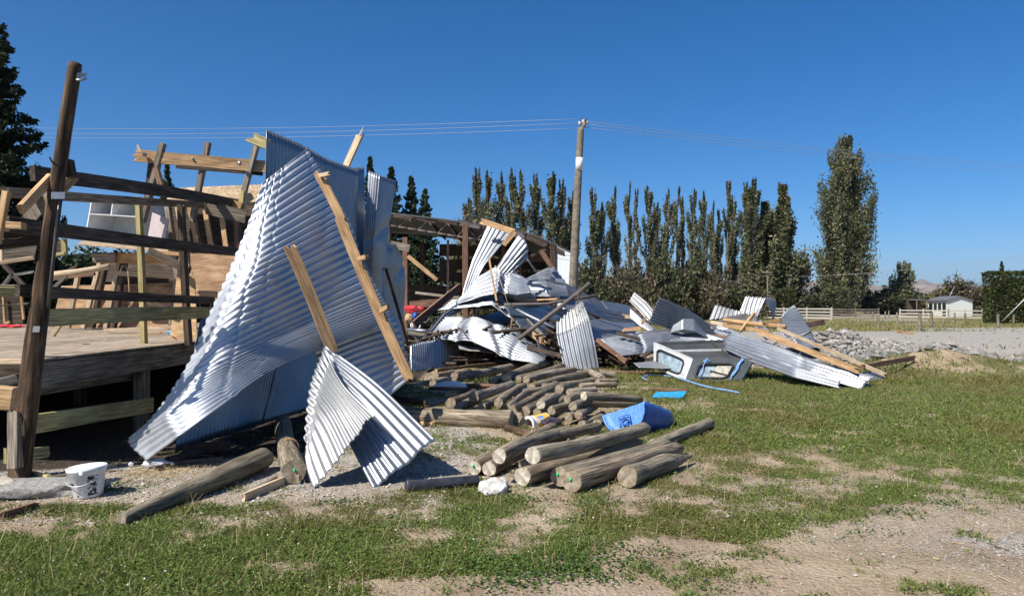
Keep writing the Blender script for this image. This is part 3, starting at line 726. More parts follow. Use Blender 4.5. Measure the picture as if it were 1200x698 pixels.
# thicket under the poplars
th = [bush_meshes(410, 5, 3.6, 3, 2600, .17, (.09, .07, .045), (.18, .14, .085), (.07, .085, .035), .3, 34, True),
      bush_meshes(411, 5, 3.4, 3, 5200, .17, (.03, .045, .018), (.085, .10, .04), (.16, .13, .08), .15, 36),
      bush_meshes(412, 5, 3.6, 3, 3600, .17, (.07, .075, .03), (.155, .15, .07), (.18, .14, .09), .3, 34, True)]
tl = [(683, 300, 80, 1, .9, 'green bush right of the utility pole foot'), (700, 318, 76, 1, 1.0, 'bright green low bush beside the white shed wall'), (716, 308, 84, 0, 1.1, 'brown twiggy thicket near the white shed wall'), (738, 302, 86, 2, 1.1, 'olive twiggy thicket under the slender poplars'),
      (762, 308, 84, 0, 1.2, 'bare brown thicket above the brush heap'), (788, 296, 82, 1, .9, 'dark evergreen bush with a pointed crown by the brush heap'), (803, 290, 84, 1, 1.0, 'dark evergreen bush, tallest of the thicket below the poplars'), (822, 306, 82, 0, 1.1, 'brown leafless thicket right of the dark evergreen bush'),
      (845, 318, 84, 1, 1.1, 'dark bush at the foot of the right poplars'), (866, 325, 86, 2, 1.1, 'olive bush left of the clipped hedge'), (660, 296, 88, 2, 1.2, 'yellow green bush showing over the shed roof end'), (636, 275, 95, 2, 1.3, 'dry bush below the left poplars over the shed roof'), (612, 270, 95, 2, 1.3, 'tangled bush behind the middle of the shed roof'), (580, 258, 95, 2, 1.4, 'sprawling bush behind the raised iron fan'), (555, 250, 95, 2, 1.3, 'twiggy bush at the left end of the poplar row'),
      (948, 328, 112, 1, 1.0, 'round green bush left of the large lone poplar'), (972, 335, 120, 1, 1.2, 'leafy bush at the foot of the large lone poplar'), (1030, 331, 135, 1, 1.3, 'dark bush right of the large lone poplar'), (1044, 338, 137, 1, 1.1, 'low dark bush in front of the brown hills'), (1076, 334, 138, 1, 1.0, 'dark bush joined to the small cone poplar'), (1126, 324, 125, 2, 1.3, 'rounded olive tree behind the cabin roof'), (1143, 333, 125, 2, 1.1, 'brownish tree between the cabin and the hedge')]
for px, ty, Yd, k, sx, lab in tl:
    p = P(px, HY, Yd); plant_tree('bush', th[k], (p[0], Yd, 0), lab, 'bush', None, px, sx*Yd/84, ((HY-ty)/F*Yd+EYE)/5)
# far belt of trees that reads as one mass
r = np.random.default_rng(77); C = []
for x0, x1, Yd, h in [(-420, 700, 330, 5.5), (20, 100, 150, 4.5), (-110, -15, 60, 5.0)]:
    n_ = int((x1-x0)*(26 if Yd < 200 else 20)); x = r.uniform(x0, x1, n_)
    hh = h*(.55+.7*vnoise(x/(Yd*.03), x*0, 5)); C.append(np.stack([x, Yd+r.uniform(-4, 4, n_), r.uniform(0, 1, n_)**.7*hh], -1))
C = np.concatenate(C); V, Fq, cc = leaf_cards(C, .55, r, leafcol(len(C), r, (.035, .045, .02), (.085, .09, .045)))
o = mk_obj('distant_wood', mk_mesh('distant_wood', V, [Fq], M['leaf'], False, col=cc)); tag(o, 'dark belt of distant trees along the horizon', 'wood', kind='stuff')
# clipped hedges
def hedge(name, x0, x1, y0, y1, H, label, c1=(.02, .034, .008), c2=(.06, .08, .02), c3=(.14, .12, .05), ls=.13, dens=60, seed=5):
    r = np.random.default_rng(seed); C = []
    for (a0, a1, b0, b1, horiz) in [(x0, x1, y0, y0, 0), (x0, x0, y0, y1, 1), (x1, x1, y0, y1, 1)]:
        L = (x1-x0) if horiz == 0 else (y1-y0); n_ = int(L*H*dens); t = r.uniform(0, 1, n_)
        z = r.uniform(0, 1, n_)*H; x = a0+(a1-a0)*t if horiz == 0 else np.full(n_, a0); y = np.full(n_, y0) if horiz == 0 else b0+(b1-b0)*t
        dep = (fbm(t*L*1.1, z*1.1, seed, 3)-.5)*.35+r.normal(0, .05, n_)
        if horiz == 0: y = y+dep
        else: x = x+dep*(1 if a0 == x0 else -1)
        C.append(np.stack([x, y, z], -1))
    n_ = int((x1-x0)*(y1-y0)*dens); C.append(np.stack([r.uniform(x0, x1, n_), r.uniform(y0, y1, n_), H+r.normal(0, .07, n_)+(vnoise(r.uniform(0, 99, n_), np.zeros(n_), 4)-.5)*.1], -1))
    C = np.concatenate(C); col = leafcol(len(C), r, c1, c2, c3, .12)*(.6+.8*fbm(C[:, 0]*.8, C[:, 2]*.8, seed+2, 3))[:, None]
    V, Fq, cc = leaf_cards(C, ls, r, col)
    cen = ((x0+x1)/2, (y0+y1)/2, 0); e = empty(name, cen, label, 'hedge')
    mk_obj('foliage', mk_mesh('foliage', V, [Fq], M['leaf'], False, col=cc), e)
    V = []; Fs = []                                          # plain dark box added as the hedge's core, darkening the gaps
    g = 0.45; pts = [(x0+g, y0+g), (x1-g, y0+g), (x1-g, y1-g), (x0+g, y1-g)]
    for z in (0.05, H-g): V += [(a, b2, z) for a, b2 in pts]
    Fs = [(0, 1, 5, 4), (1, 2, 6, 5), (2, 3, 7, 6), (3, 0, 4, 7), (4, 5, 6, 7)]
    mk_obj('dark_core', mk_mesh('dark_core', V, [Fs], M['bark_dark'], False), e)
def hx(px, Y): return (px-CX)/F*Y
hedge('hedge', hx(1152, 67.2), hx(1290, 66), 66, 67.2, 4.55, 'tall clipped dark green hedge at the right edge beside the cabin', ls=.11, dens=240)
hedge('hedge', hx(862, 100), hx(932, 100), 100, 103, 3.7, 'long clipped hedge in front of the bushy poplars', ls=.16, dens=70, seed=9)

# brush heap (tangle nobody could count)
r = np.random.default_rng(55); paths = []
for k in range(520):
    c = np.array([hx(752, 62)+r.normal()*2.1, 62+r.normal()*1.0, 0]); hh = max(.15, 1.9*math.exp(-((c[0]-hx(752, 62))/2.6)**2)*r.uniform(.2, 1)); c[2] = hh*.8
    d = r.normal(size=3); d[2] *= .45; d /= np.linalg.norm(d); L = r.uniform(.3, .9)
    paths.append(([c-d*L, c+r.normal(size=3)*.1, c+d*L], [.035, .03, .012]))
V, Fs = limb_mesh(paths, 4); V = np.array(V); V[:, 2] = np.maximum(V[:, 2], .02)
o = mk_obj('brush_heap', mk_mesh('brush_heap', V, [Fs], plain('brush', (.23, .15, .10), .95, vary=.5, scale=2), False)); tag(o, 'heap of brown cut branches piled in front of the thicket', 'brush heap', kind='stuff')

# ------------------------------------------------------------------ utility pole and wires
YP = 27.0
up = empty('utility_pole', (P(673, HY, YP)[0], YP, 0), 'tall weathered grey utility pole with a white band, behind the wreckage', 'utility pole')
b0 = P(668.5, 408, YP); b0[2] = 0; b1 = P(680.6, 150, YP)
log('pole', b0, b1, .18, .12, 'pole_grey', 'end_brown', parent=up, rough=.02, bend=.003)
a0 = P(678.4, 200, YP); a1 = P(679.1, 185, YP); tube('band', [a0, a1], .137, 'white_board', parent=up, sides=20)
t0 = P(680, 153, YP); t1 = P(686, 140, YP); tube('insulator_arm', [t0, t0*.5+t1*.5+np.array([.05, 0, 0]), t1], .07, 'pole_grey', parent=up)
for k, (dx, dy) in enumerate([(-6, 4), (1, 2), (8, 3)]):
    q = P(683+dx*.6, 143+dy, YP+.2*k); tube('insulator', [q, q+np.array([0, 0, .14])], .045, 'stone_white', parent=up)
def wire(pa, pb, sag, r, lab, grp, n_=24, extra=None):
    pts = []
    for i in range(n_+1):
        t = i/n_; q = pa*(1-t)+pb*t; q = q.copy(); q[2] -= 4*sag*t*(1-t); pts.append(q)
    tube('power_line', pts, r, 'line_wire', lab, 'power line', grp, sides=5)
for k, (ya, yb, lab) in enumerate([(139, 148.5, 'highest of the three overhead wires left of the pole'), (144, 155, 'middle of the three overhead wires left of the pole'), (150, 159.5, 'lowest of the three overhead wires left of the pole')]):
    wire(P(682, ya, YP), P(-40, yb, YP+9), .22, .0075, lab, 'overhead wires left of the pole')
for k, (ya, yb, lab) in enumerate([(142, 193, 'highest of the three overhead wires right of the pole'), (145, 197, 'middle of the three overhead wires right of the pole'), (149, 203, 'lowest of the three overhead wires right of the pole')]):
    wire(P(684, ya, YP), P(1260, yb+3, 60), .25, .009, lab, 'overhead wires right of the pole')
wire(P(935, 324, 108), P(1240, 293, 70), .5, .022, 'single low service wire above the cabin', None)
pp = empty('small_pole', (hx(899, 98), 98, 0), 'short distant pole with a crossarm in front of the bushy poplars', 'utility pole')
q0 = P(899, HY, 98); q0[2] = 0; q1 = P(899, 317, 98); log('pole', q0, q1, .12, .09, 'pole_grey', parent=pp)
beam('crossarm', P(893, 319, 97.8), P(905, 319, 97.8), .12, .1, 'grey_wood', parent=pp)

# ------------------------------------------------------------------ fences, cabin
def fence_post(px, yt, yb, lab, r_=.085, grp='round posts around the gravel yard'):
    Yd = GY(yb); b0 = P(px, yb, Yd); b1 = P(px, yt, Yd); b0[2] = -.05
    b1[0] += R.uniform(-.03, .03)
    log('fence_post', b0, b1, r_, r_*.95, 'log_bark', 'end_pale', lab, 'fence post', grp, seed=int(px), sides=12)
for i, (px, yt, yb) in enumerate([(1022.5, 365.5, 377.5), (1029.5, 367, 387), (1037.5, 364.5, 374.5), (1051, 366, 379.5), (1078, 366, 388), (1092, 366, 384), (1119, 366, 375.5), (1131, 367, 381), (1162, 368, 377), (1169.5, 368, 384.5), (1188, 369, 379.5), (1041.5, 364, 372.5), (973.5, 362, 374)]):
    fence_post(px, yt, yb, ['round post, leftmost at the yard entrance', 'thick leaning post nearest the gravel bank', 'small post just right of the thick leaning post', 'post standing midway along the gravel drive', 'tall thick post beside the drive, nearest of all', 'post just right of the tallest yard post', 'thin post below the cabin gable', 'post right of the cabin below the satellite dish', 'thin post left of the hedge foot', 'thick post in front of the clipped hedge', 'post at the far right under the stay wire', 'tiny distant post behind the yard entrance', 'single post on the paddock by the white rail fence'][i], .10 if yb > 383 else .085)
def rail_fence(name, pts, H, nr, label, mat, space=3.0, rw=.14):
    e = empty(name, (pts[0][0], pts[0][1], 0), label, 'fence')
    P3 = [np.array([x, y, 0.]) for x, y in pts]
    for a, b2 in zip(P3[:-1], P3[1:]):
        L = np.linalg.norm(b2-a); k = max(1, round(L/space))
        for i in range(k+1):
            q = a+(b2-a)*i/k; beam('post', q+np.array([0, .09, -.02]), q+np.array([0, .09, H+.08]), .15, .13, mat, parent=e, roll=0)
        for j in range(nr):
            z = H*(j+.65)/nr; beam('rail', a+[0, 0, z], b2+[0, 0, z], rw, .04, mat, parent=e)
rail_fence('rail_fence', [(hx(806, 92), 92), (hx(870, 92), 92), (hx(975, 80), 80)], 1.35, 4, 'long pale rail fence across the paddock below the hedge', 'white_rail', 3.0)
rail_fence('rail_fence', [(hx(976, 98), 98), (hx(1030, 98), 98)], 1.2, 4, 'short darker rail fence beyond the yard entrance', 'grey_wood')
rail_fence('rail_fence', [(hx(1055, 92), 92), (hx(1112, 86), 86), (hx(1152, 80), 80)], 1.15, 3, 'rail fence in front of the cabin', 'white_rail', 3.0)
rail_fence('rail_fence', [(hx(1152, 78), 78), (hx(1230, 66), 66)], 1.0, 2, 'wire and rail fence at the foot of the hedge', 'grey_wood', 4)
q = P(1184, 379, GY(379)); tube('stay_wire', [np.array([q[0]-.9, q[1], 0.02]), P(1206, 345, GY(379)-2)], .035, 'shed_white', 'pale stay wire slanting across the hedge', 'stay wire')
# cabin
YC = 112.0
cb = empty('cabin', (hx(1110, YC), YC, 0), 'small pale cabin with grey pitched roof and a satellite dish', 'cabin')
xa, xb_ = hx(1110, YC), hx(1144.5, YC); zt = 1.6+5/F*YC+.15; zr = 1.6+9.5/F*YC+.2
def quadobj(name, V, Fs, mat, parent, th=0):
    o = mk_obj(name, mk_mesh(name, V, Fs if isinstance(Fs[0], np.ndarray) else [np.array(Fs)], M[mat], False), parent)
    if th: md = o.modifiers.new('t', 'SOLIDIFY'); md.thickness = th; md.offset = 0
    return o
# long side faces the left-front, gable faces the camera-right
A_ = np.array([xa, YC, 0]); B_ = np.array([xb_, YC+1.0, 0]); D_ = np.array([xa+1.3, YC+7.5, 0])
C_ = B_+D_-A_; up_ = np.array([0, 0, 1.])
e1, e2 = zt, zr
mid1 = (A_+B_)/2; mid2 = (D_+C_)/2
V = [A_, B_, B_+up_*e1, mid1+up_*e2, A_+up_*e1, D_, C_, C_+up_*e1, mid2+up_*e2, D_+up_*e1]
quadobj('wall', V, [np.array([[0, 1, 2, 3, 4], [5, 9, 8, 7, 6]]), np.array([[0, 4, 9, 5], [1, 6, 7, 2]])], 'cabin_wall', cb)
ov = .28; ux = (B_-A_)/np.linalg.norm(B_-A_); uy = (D_-A_)/np.linalg.norm(D_-A_); dz = (e2-e1)/np.linalg.norm(mid1-A_)
r0 = A_-ux*ov-uy*ov+up_*(e1-dz*ov+.05); r1 = mid1-uy*ov+up_*(e2+.05); r2 = mid2+uy*ov+up_*(e2+.05); r3 = D_-ux*ov+uy*ov+up_*(e1-dz*ov+.05)
s0 = B_+ux*ov-uy*ov+up_*(e1-dz*ov+.05); s3 = C_+ux*ov+uy*ov+up_*(e1-dz*ov+.05)
quadobj('roof', [r0, r1, r2, r3, s0, s3], [np.array([[0, 1, 2, 3], [1, 4, 5, 2]])], 'cabin_roof', cb, .09)
wn_ = np.cross(uy, up_); wn_ = wn_/np.linalg.norm(wn_); wn_ = wn_ if wn_[0] < 0 else -wn_
for t0_, t1_, z0, z1, nm in [(.06, .22, .1, 2.0, 'door'), (.30, .44, .8, 2.0, 'window'), (.52, .66, .8, 2.0, 'window'), (.75, .92, .1, 2.0, 'door')]:
    Ld = np.linalg.norm(D_-A_); a = A_+uy*t0_*Ld+wn_*.04; b2 = A_+uy*t1_*Ld+wn_*.04
    slab(nm, [a+up_*z0, b2+up_*z0, b2+up_*z1, a+up_*z1], .05, 'dark_glass', parent=cb, nu=1, nv=1)
dish = mid1*.35+B_*.65+up_*1.35-uy*.35
bm = bmesh.new(); bmesh.ops.create_uvsphere(bm, u_segments=18, v_segments=10, radius=1)
bmesh.ops.delete(bm, geom=[v for v in bm.verts if v.co.z > -.55], context='VERTS')
me = bpy.data.meshes.new('satellite_dish'); bm.to_mesh(me); bm.free(); me.materials.append(M['canopy_grey'])
o = bpy.data.objects.new('satellite_dish', me); COL.objects.link(o); o.scale = (.75, .75, .5); o.rotation_euler = (math.radians(75), 0, .4); o.location = Vector(dish+np.array([0, .3, 0])); adopt(o, cb)
tube('antenna', [mid1*.5+A_*.5+up_*2.6+uy*2, mid1*.5+A_*.5+up_*4.6+uy*2+ux*1.2], .03, 'wire', parent=cb)
# open lean-to left of the cabin
ct = empty('carport', (hx(1070, 118), 119, 0), 'small dark open carport joined to the left of the cabin', 'carport')
a = np.array([hx(1074, 118), 118, 0.]); 
slab('roof', [a+up_*2.5, a+up_*2.5+[1.8, 0, 0], a+up_*2.6+[1.8, 3, 0], a+up_*2.6+[0, 3, 0]], .1, 'cabin_roof', parent=ct, nu=1, nv=1)
for dx in (.1, 1.7):
    for dy in (.1, 2.9): beam('post', a+[dx, dy, 0], a+[dx, dy, 2.45], .12, .12, 'grey_wood', parent=ct)
slab('back_wall', [a+[0, 2.8, 0], a+[1.8, 2.8, 0], a+[1.8, 2.8, 2.4], a+[0, 2.8, 2.4]], .05, 'dark_wood', parent=ct, nu=1, nv=1)

# ------------------------------------------------------------------ open shed with arched roof
YS = 31.0
def arch(px): return np.interp(px, [330, 400, 460, 520, 560, 600, 625, 645, 652, 668], [250, 247, 250, 257, 263, 268, 275, 284, 287, 295])
sh = empty('open_shed', (P(560, HY, YS)[0], YS, 0), 'old open fronted shed with curved roof, bow trusses and a white end panel', 'shed')
pxs = np.linspace(330, 668, 40); V = []
for d, zz in ((0, 0), (9, 0)):
    for px in pxs:
        q = P(px, arch(px), YS); V.append((q[0], YS+d, q[2]))
nn = len(pxs); Fs = [(i, i+1, nn+i+1, nn+i) for i in range(nn-1)]
o = quadobj('roof', V, Fs, 'steel_dark', sh, .06)
# fascia boards under the roof edge
for i in range(0, nn-1, 3):
    a = np.array(V[i]); b2 = np.array(V[min(i+3, nn-1)]); beam('fascia', a-[0, .06, .12+R.uniform(-.05, .08)], b2-[0, .06, .12+R.uniform(-.05, .1)], R.uniform(.08, .18) if pxs[i] < 580 else R.uniform(.2, .3), .05, R.choice(['dark_wood', 'rust', 'dark_wood', 'grey_wood']), parent=sh, jag=(.15, .15))
# lattice truss
def chord(px): return np.interp(px, [330, 455, 575, 600], [262, 264, 283.5, 289])
tp = np.linspace(340, 582, 22)
for i in range(21):
    tube('bottom_chord', [P(tp[i], chord(tp[i]), YS+.1), P(tp[i+1], chord(tp[i+1]), YS+.1)], .045, 'rust', parent=sh, sides=5)
    a_ = P(tp[i], chord(tp[i]), YS+.1) if i % 2 else P(tp[i], arch(tp[i])+4, YS+.1)
    b_ = P(tp[i+1], chord(tp[i+1]), YS+.1) if not i % 2 else P(tp[i+1], arch(tp[i+1])+4, YS+.1)
    tube('truss_web', [a_, b_], .028, 'rust', parent=sh, sides=5)
def shpost(px, w, mat, Yd=YS, top=None, px2=None):
    b0 = P(px, HY, Yd); b0[2] = 0; t_ = P(px2 or px, top if top else arch(px)+3, Yd); beam('post', b0, t_, w, w, mat, parent=sh)
shpost(475, .22, 'red_wood', top=278); shpost(545.5, .24, 'red_wood', YS-.4, top=262); shpost(648, .24, 'dark_wood'); shpost(590, .16, 'red_wood', YS+3, 290); shpost(525, .10, 'grey_wood', YS+2, 281); shpost(495, .2, 'dark_wood', YS+6, 285)
shpost(610, .12, 'red_wood', YS+4, 300)
def shbox(nm, x0, x1, y0, y1, Yd, mat, th=.05):
    c = [P(x0, y1, Yd), P(x1, y1, Yd), P(x1, y0, Yd), P(x0, y0, Yd)]; slab(nm, c, th, mat, parent=sh, nu=1, nv=1)
# back wall boards with gaps the trees show through, side wall, white panel
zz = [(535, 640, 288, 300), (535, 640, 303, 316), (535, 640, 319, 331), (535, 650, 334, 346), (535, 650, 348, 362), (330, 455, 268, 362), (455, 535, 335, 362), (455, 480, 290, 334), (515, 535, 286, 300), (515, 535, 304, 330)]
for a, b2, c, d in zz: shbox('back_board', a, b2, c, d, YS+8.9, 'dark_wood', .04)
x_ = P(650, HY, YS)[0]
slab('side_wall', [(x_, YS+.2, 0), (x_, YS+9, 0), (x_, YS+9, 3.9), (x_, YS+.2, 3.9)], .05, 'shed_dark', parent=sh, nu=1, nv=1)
slab('end_panel', [P(652.5, 362, YS), P(668.5, 362, YS-.1), P(668.5, 296.5, YS-.1), P(652.5, 289, YS)], .05, 'shed_white', parent=sh, nu=1, nv=1)
for k in range(7):
    px = 500+k*24; beam('purlin', P(px, arch(px)+3, YS+.2), np.array([P(px, HY, YS)[0], YS+8.8, P(px, arch(px)+3, YS)[2]]), .14, .05, 'dark_wood', parent=sh)
beam('knee_brace', P(622, 300, YS+.3), P(645, 290, YS+.3), .12, .06, 'dark_wood', parent=sh)
beam('beam', P(590, 305, YS+3.2), P(650, 302, YS+3.2), .3, .08, 'red_wood', parent=sh)
for k, (a, b2, c, d, w, mt, lab) in enumerate([(478, 300, 512, 328, .16, 'pine', 'fallen light rafter slanting inside the shed opening'), (455, 286, 480, 291, .3, 'grey_wood', 'grey beam end jutting from the upright iron to the red shed post'), (480, 357, 545, 352, .28, 'red_wood', 'reddish beam lying level across the shed mouth')]):
    beam('fallen_beam', P(a, b2, YS-2-k*2.2), P(c, d, YS-2-k*2.2), w*(1-.07*k), .08, mt, lab, 'beam')

# ------------------------------------------------------------------ raised deck of the wrecked building
DX = -4.62
def SP(px, py, dx=0.0): Y = (DX+dx)*F/(px-CX); return P(px, py, Y)
def SPz(px, z, dx=0.0): Y = (DX+dx)*F/(px-CX); return np.array([DX+dx, Y, z])
DZ = 1.08; Y0 = 7.15; Y1 = 22.5
dk = empty('deck', (-7, 9, 0), 'raised timber deck of the wrecked building, littered with debris', 'deck')
nb = 30
for i in range(nb):
    x1 = DX-.30*i; x0 = x1-.292
    slab('floor_board', [(x0, Y0, DZ-.012), (x1, Y0, DZ-.012), (x1, Y1, DZ-.012), (x0, Y1, DZ-.012)], .022, 'deck_wood', parent=dk, nu=1, nv=2)
beam('side_joist', (DX-.03, Y0+.01, DZ-.17), (DX-.03, Y1, DZ-.17), .27, .05, 'grey_wood', parent=dk)
beam('front_joist', (DX-.06, Y0+.03, DZ-.15), (-13.5, Y0+.03, DZ-.15), .24, .05, 'dark_wood', parent=dk)
for i in range(8): beam('joist', (-13.4, 8.2+i*1.9, DZ-.14), (DX-.07, 8.2+i*1.9, DZ-.14), .2, .05, 'dark_wood', parent=dk)
beam('bearer', SP(45, 452, -.25), SP(168, 434, -.25), .19, .06, 'grey_wood', parent=dk)
q = SPz(166, 0, -.12); beam('pile', q, q+[0, 0, .78], .17, .15, 'grey_wood', parent=dk)
for yy in (11.5, 14.5, 18): beam('pile', (DX-.3, yy, 0), (DX-.3, yy, .84), .15, .15, 'dark_wood', parent=dk)
for yy in (8, 12, 16, 20):
    for xx in (-7, -9.5, -12): beam('pile', (xx, yy, 0), (xx, yy, .84), .15, .15, 'dark_wood', parent=dk)
# earth closed in under the far side of the deck
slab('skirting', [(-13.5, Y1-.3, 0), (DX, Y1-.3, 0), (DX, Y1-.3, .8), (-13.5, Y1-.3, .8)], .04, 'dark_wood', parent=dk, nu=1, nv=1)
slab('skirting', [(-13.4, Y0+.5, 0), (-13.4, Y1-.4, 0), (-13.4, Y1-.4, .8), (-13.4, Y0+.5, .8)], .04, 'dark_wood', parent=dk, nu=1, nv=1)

# leaning round pole at the corner
lp = empty('leaning_pole', (P(22, 560, 6.87)[0], 6.87, 0), 'rough brown round pole leaning at the deck corner, taller than everything beside it', 'pole')
log('pole', P(22, 566, 6.87), P(88, 74, 6.87), .100, .056, 'pole_brown', 'end_brown', parent=lp, rough=.14, bend=.012, seed=3, sides=26)
slab('bracket', [P(89, 92, 6.8), P(101, 90, 6.85), P(102, 86, 6.85), P(90, 85, 6.8)], .008, 'galv', parent=lp, nu=3, nv=1, jag=.1)
tube('bracket_lip', [P(89, 94, 6.8), P(95, 94, 6.82), P(101, 92, 6.85)], .012, 'galv', parent=lp)
slab('strap_plate', [P(60, 233, 6.76), P(76, 233, 6.78), P(76, 225, 6.78), P(60, 225, 6.76)], .006, 'galv', parent=lp, nu=2, nv=1)
slab('tag_plate', [P(38, 389, 6.76), P(46, 389, 6.76), P(47, 382, 6.76), P(39, 382, 6.76)], .004, 'galv_dull', parent=lp, nu=1, nv=1)
tube('loose_cable', [P(70, 233, 6.8), P(66, 260, 6.8), P(62, 300, 6.8), P(58, 335, 6.82), P(55, 360, 6.85)], .009, 'steel_dark', parent=lp)
tube('spike', [P(61, 190, 6.83), P(58, 184, 6.75)], .008, 'rust', parent=lp, sides=5)

# rails and broken framing on the deck side; each loose timber is its own thing
TB = [  # name, p0, p1, w, t, mat, jag, label
 ('side_rail', SP(38, 203, .1), SP(284, 240, .1), .15, .05, 'dark_wood', (0, .12), 'topmost dark rail sloping from the leaning pole to the iron'),
 ('side_rail', SP(3, 225, -.12), SP(236, 240, -.12), .10, .09, 'grey_wood', (.05, 0), 'grey weathered rail just under the topmost rail'),
 ('side_rail', SP(8, 262, .08), SP(285, 296, .08), .14, .05, 'dark_wood', (0, 0), 'dark rail below the white cupboard'),
 ('side_rail', SP(20, 340, .1), SP(250, 352, .1), .11, .05, 'dark_wood', (0, 0), 'thin dark rail at the height of the fallen frame'),
 ('side_rail', SP(40, 373, .15), SP(258, 366, .15), .17, .045, 'treated', (0, 0), 'olive green rail with a yellow cut end on the leaning pole'),
 ('side_rail', SP(25, 499, .12), SP(178, 474, .12), .18, .045, 'treated', (0, 0), 'lowest pale olive rail below the deck edge'),
 ('stud', P(212, 238, 10.25), P(221, 404, 10.45), .12, .07, 'dark_wood', (.06, 0), 'dark upright stud in front of the tapered plywood board'),
 ('stud', P(162, 230, 10.2), P(169, 403, 10.2), .10, .06, 'treated', (.02, 0), 'upright stud with a lit edge in front of the white cupboard'),
 ('header_beam', P(155, 182, 12.8), P(318, 196, 13.2), .215, .05, 'pine', (.12, 0), 'pale bolted header beam, highest timber of the broken wall'),
 ('lower_plate', P(203, 195, 12.9), P(308, 204, 13.2), .06, .05, 'dark_wood', (.1, 0), 'thin dark plate under the bolted header beam'),
 ('stud', P(191, 168, 12.9), P(166, 262, 12.9), .13, .08, 'grey_wood', (0, .05), 'leftmost leaning stud crossing the header beam'),
 ('stud', P(178, 190, 13.0), P(172, 240, 13.0), .11, .08, 'dark_wood', (0, .05), 'short dark stud beside the leftmost leaning stud'),
 ('stud', P(244, 167, 13.05), P(225, 262, 13.05), .12, .08, 'grey_wood', (0, .05), 'middle leaning stud crossing the header beam'),
 ('stud', P(301, 170, 13.1), P(282, 240, 13.1), .12, .08, 'grey_wood', (0, .05), 'rightmost leaning stud crossing the header beam'),
 ('broken_stick', P(183, 196, 12.6), P(190, 222, 12.5), .12, .05, 'red_wood', (0, .15), 'short split brace hanging below the header beam'),
 ('splinter', P(165, 178, 12.7), P(160, 168, 12.7), .05, .02, 'pine_pale', (0, .1), 'pale splinter sticking up from the header beam end'),
 ('block', P(285, 224, 12.0), P(283, 248, 12.0), .12, .09, 'treated', (0, 0), 'square block standing at the end of the topmost rail'),
 ('short_plank', P(241, 243, 11.3), P(289, 254, 11.4), .21, .05, 'grey_wood', (.05, .02), 'short knotty grey plank nailed near the iron edge'),
 ('short_plank', P(268, 237, 11.9), P(283, 242, 11.9), .12, .05, 'pine', (0, 0), 'small orange offcut behind the square block'),
 ('broken_beam', P(289, 159, 9.9), P(315, 170, 9.95), .15, .07, 'treated', (.14, 0), 'broken beam end poking out left of the upright iron top'),
 ('diagonal_brace', P(24, 246, 6.5), P(60, 208, 6.9), .085, .05, 'pine', (0, 0), 'short diagonal brace against the left of the leaning pole'),
 ('diagonal_brace', P(72, 222, 7.1), P(88, 206, 7.2), .09, .05, 'pine', (0, .02), 'short pale brace right of the leaning pole'),
 ('stub_block', P(84, 208, 7.0), P(80, 186, 7.0), .09, .06, 'dark_wood', (0, .02), 'dark stub bolted to the right of the leaning pole top'),
 ('left_frame_post', P(-4, 285, 6.4), P(8, 224, 6.4), .05, .06, 'pine', (0, 0), 'thin bright post at the left edge above the broken rails'),
 ('offcut_block', P(10, 264, 6.4), P(28, 265, 6.4), .06, .08, 'pine', (0, 0), 'small bright block lying on the dark left rail'),
 ('left_rail', P(-20, 270, 6.6), P(50, 276, 7.2), .09, .05, 'dark_wood', (0, 0), 'dark rail left of the leaning pole, upper one'),
 ('left_rail', P(-20, 289, 6.6), P(48, 281, 7.0), .09, .05, 'dark_wood', (0, 0), 'dark rail left of the leaning pole, slanting lower one'),
 ('left_beam', P(-20, 341, 6.9), P(40, 342, 7.2), .09, .08, 'treated', (0, 0), 'greenish beam left of the pole at the height of the thin rail'),
 ('left_beam', P(-20, 338, 7.6), P(30, 338, 7.9), .08, .08, 'pine_pale', (0, 0), 'pale thin beam behind the greenish beam at the left'),
 ('left_batten', P(-10, 359, 7.0), P(33, 355, 7.1), .012, .03, 'pine_pale', (0, 0), 'narrow pale batten crossing the dark joist pocket at left'),
 ('cut_beam', P(-20, 464, 6.2), P(17, 467, 6.25), .19, .14, 'pine', (0, 0), 'thick sawn beam end below the deck at the far left'),
 ('round_rail_end', P(-20, 452, 6.5), P(22, 443, 6.65), .08, .07, 'grey_wood', (0, .03), 'split grey rail end just above the thick sawn beam'),
 ('deck_stump', P(18, 548, 6.75), P(18, 480, 6.8), .10, .09, 'grey_wood', (0, .03), 'short grey stump post against the leaning pole foot'),
 ('left_front_beam', P(-20, 424, 7.0), P(48, 423, 7.05), .05, .09, 'pine_pale', (0, 0), 'pale edge board on the deck front at the far left'),
]
for nm, p0, p1, w, t, mt, jg, lab in TB: beam(nm, p0, p1, w, t, mt, lab, nm.replace('_', ' '), jag=jg, bend=.004)
# header bolts belong to the header beam
hb = bpy.data.objects['header_beam']
for px, py in ((170, 181.5), (281, 191.5), (226, 186)):
    c = P(px, py, 12.78 if px < 200 else 12.95); tube('bolt', [c, c-[0, .03, 0]], .035 if px != 226 else .02, 'galv', parent=hb, sides=12)
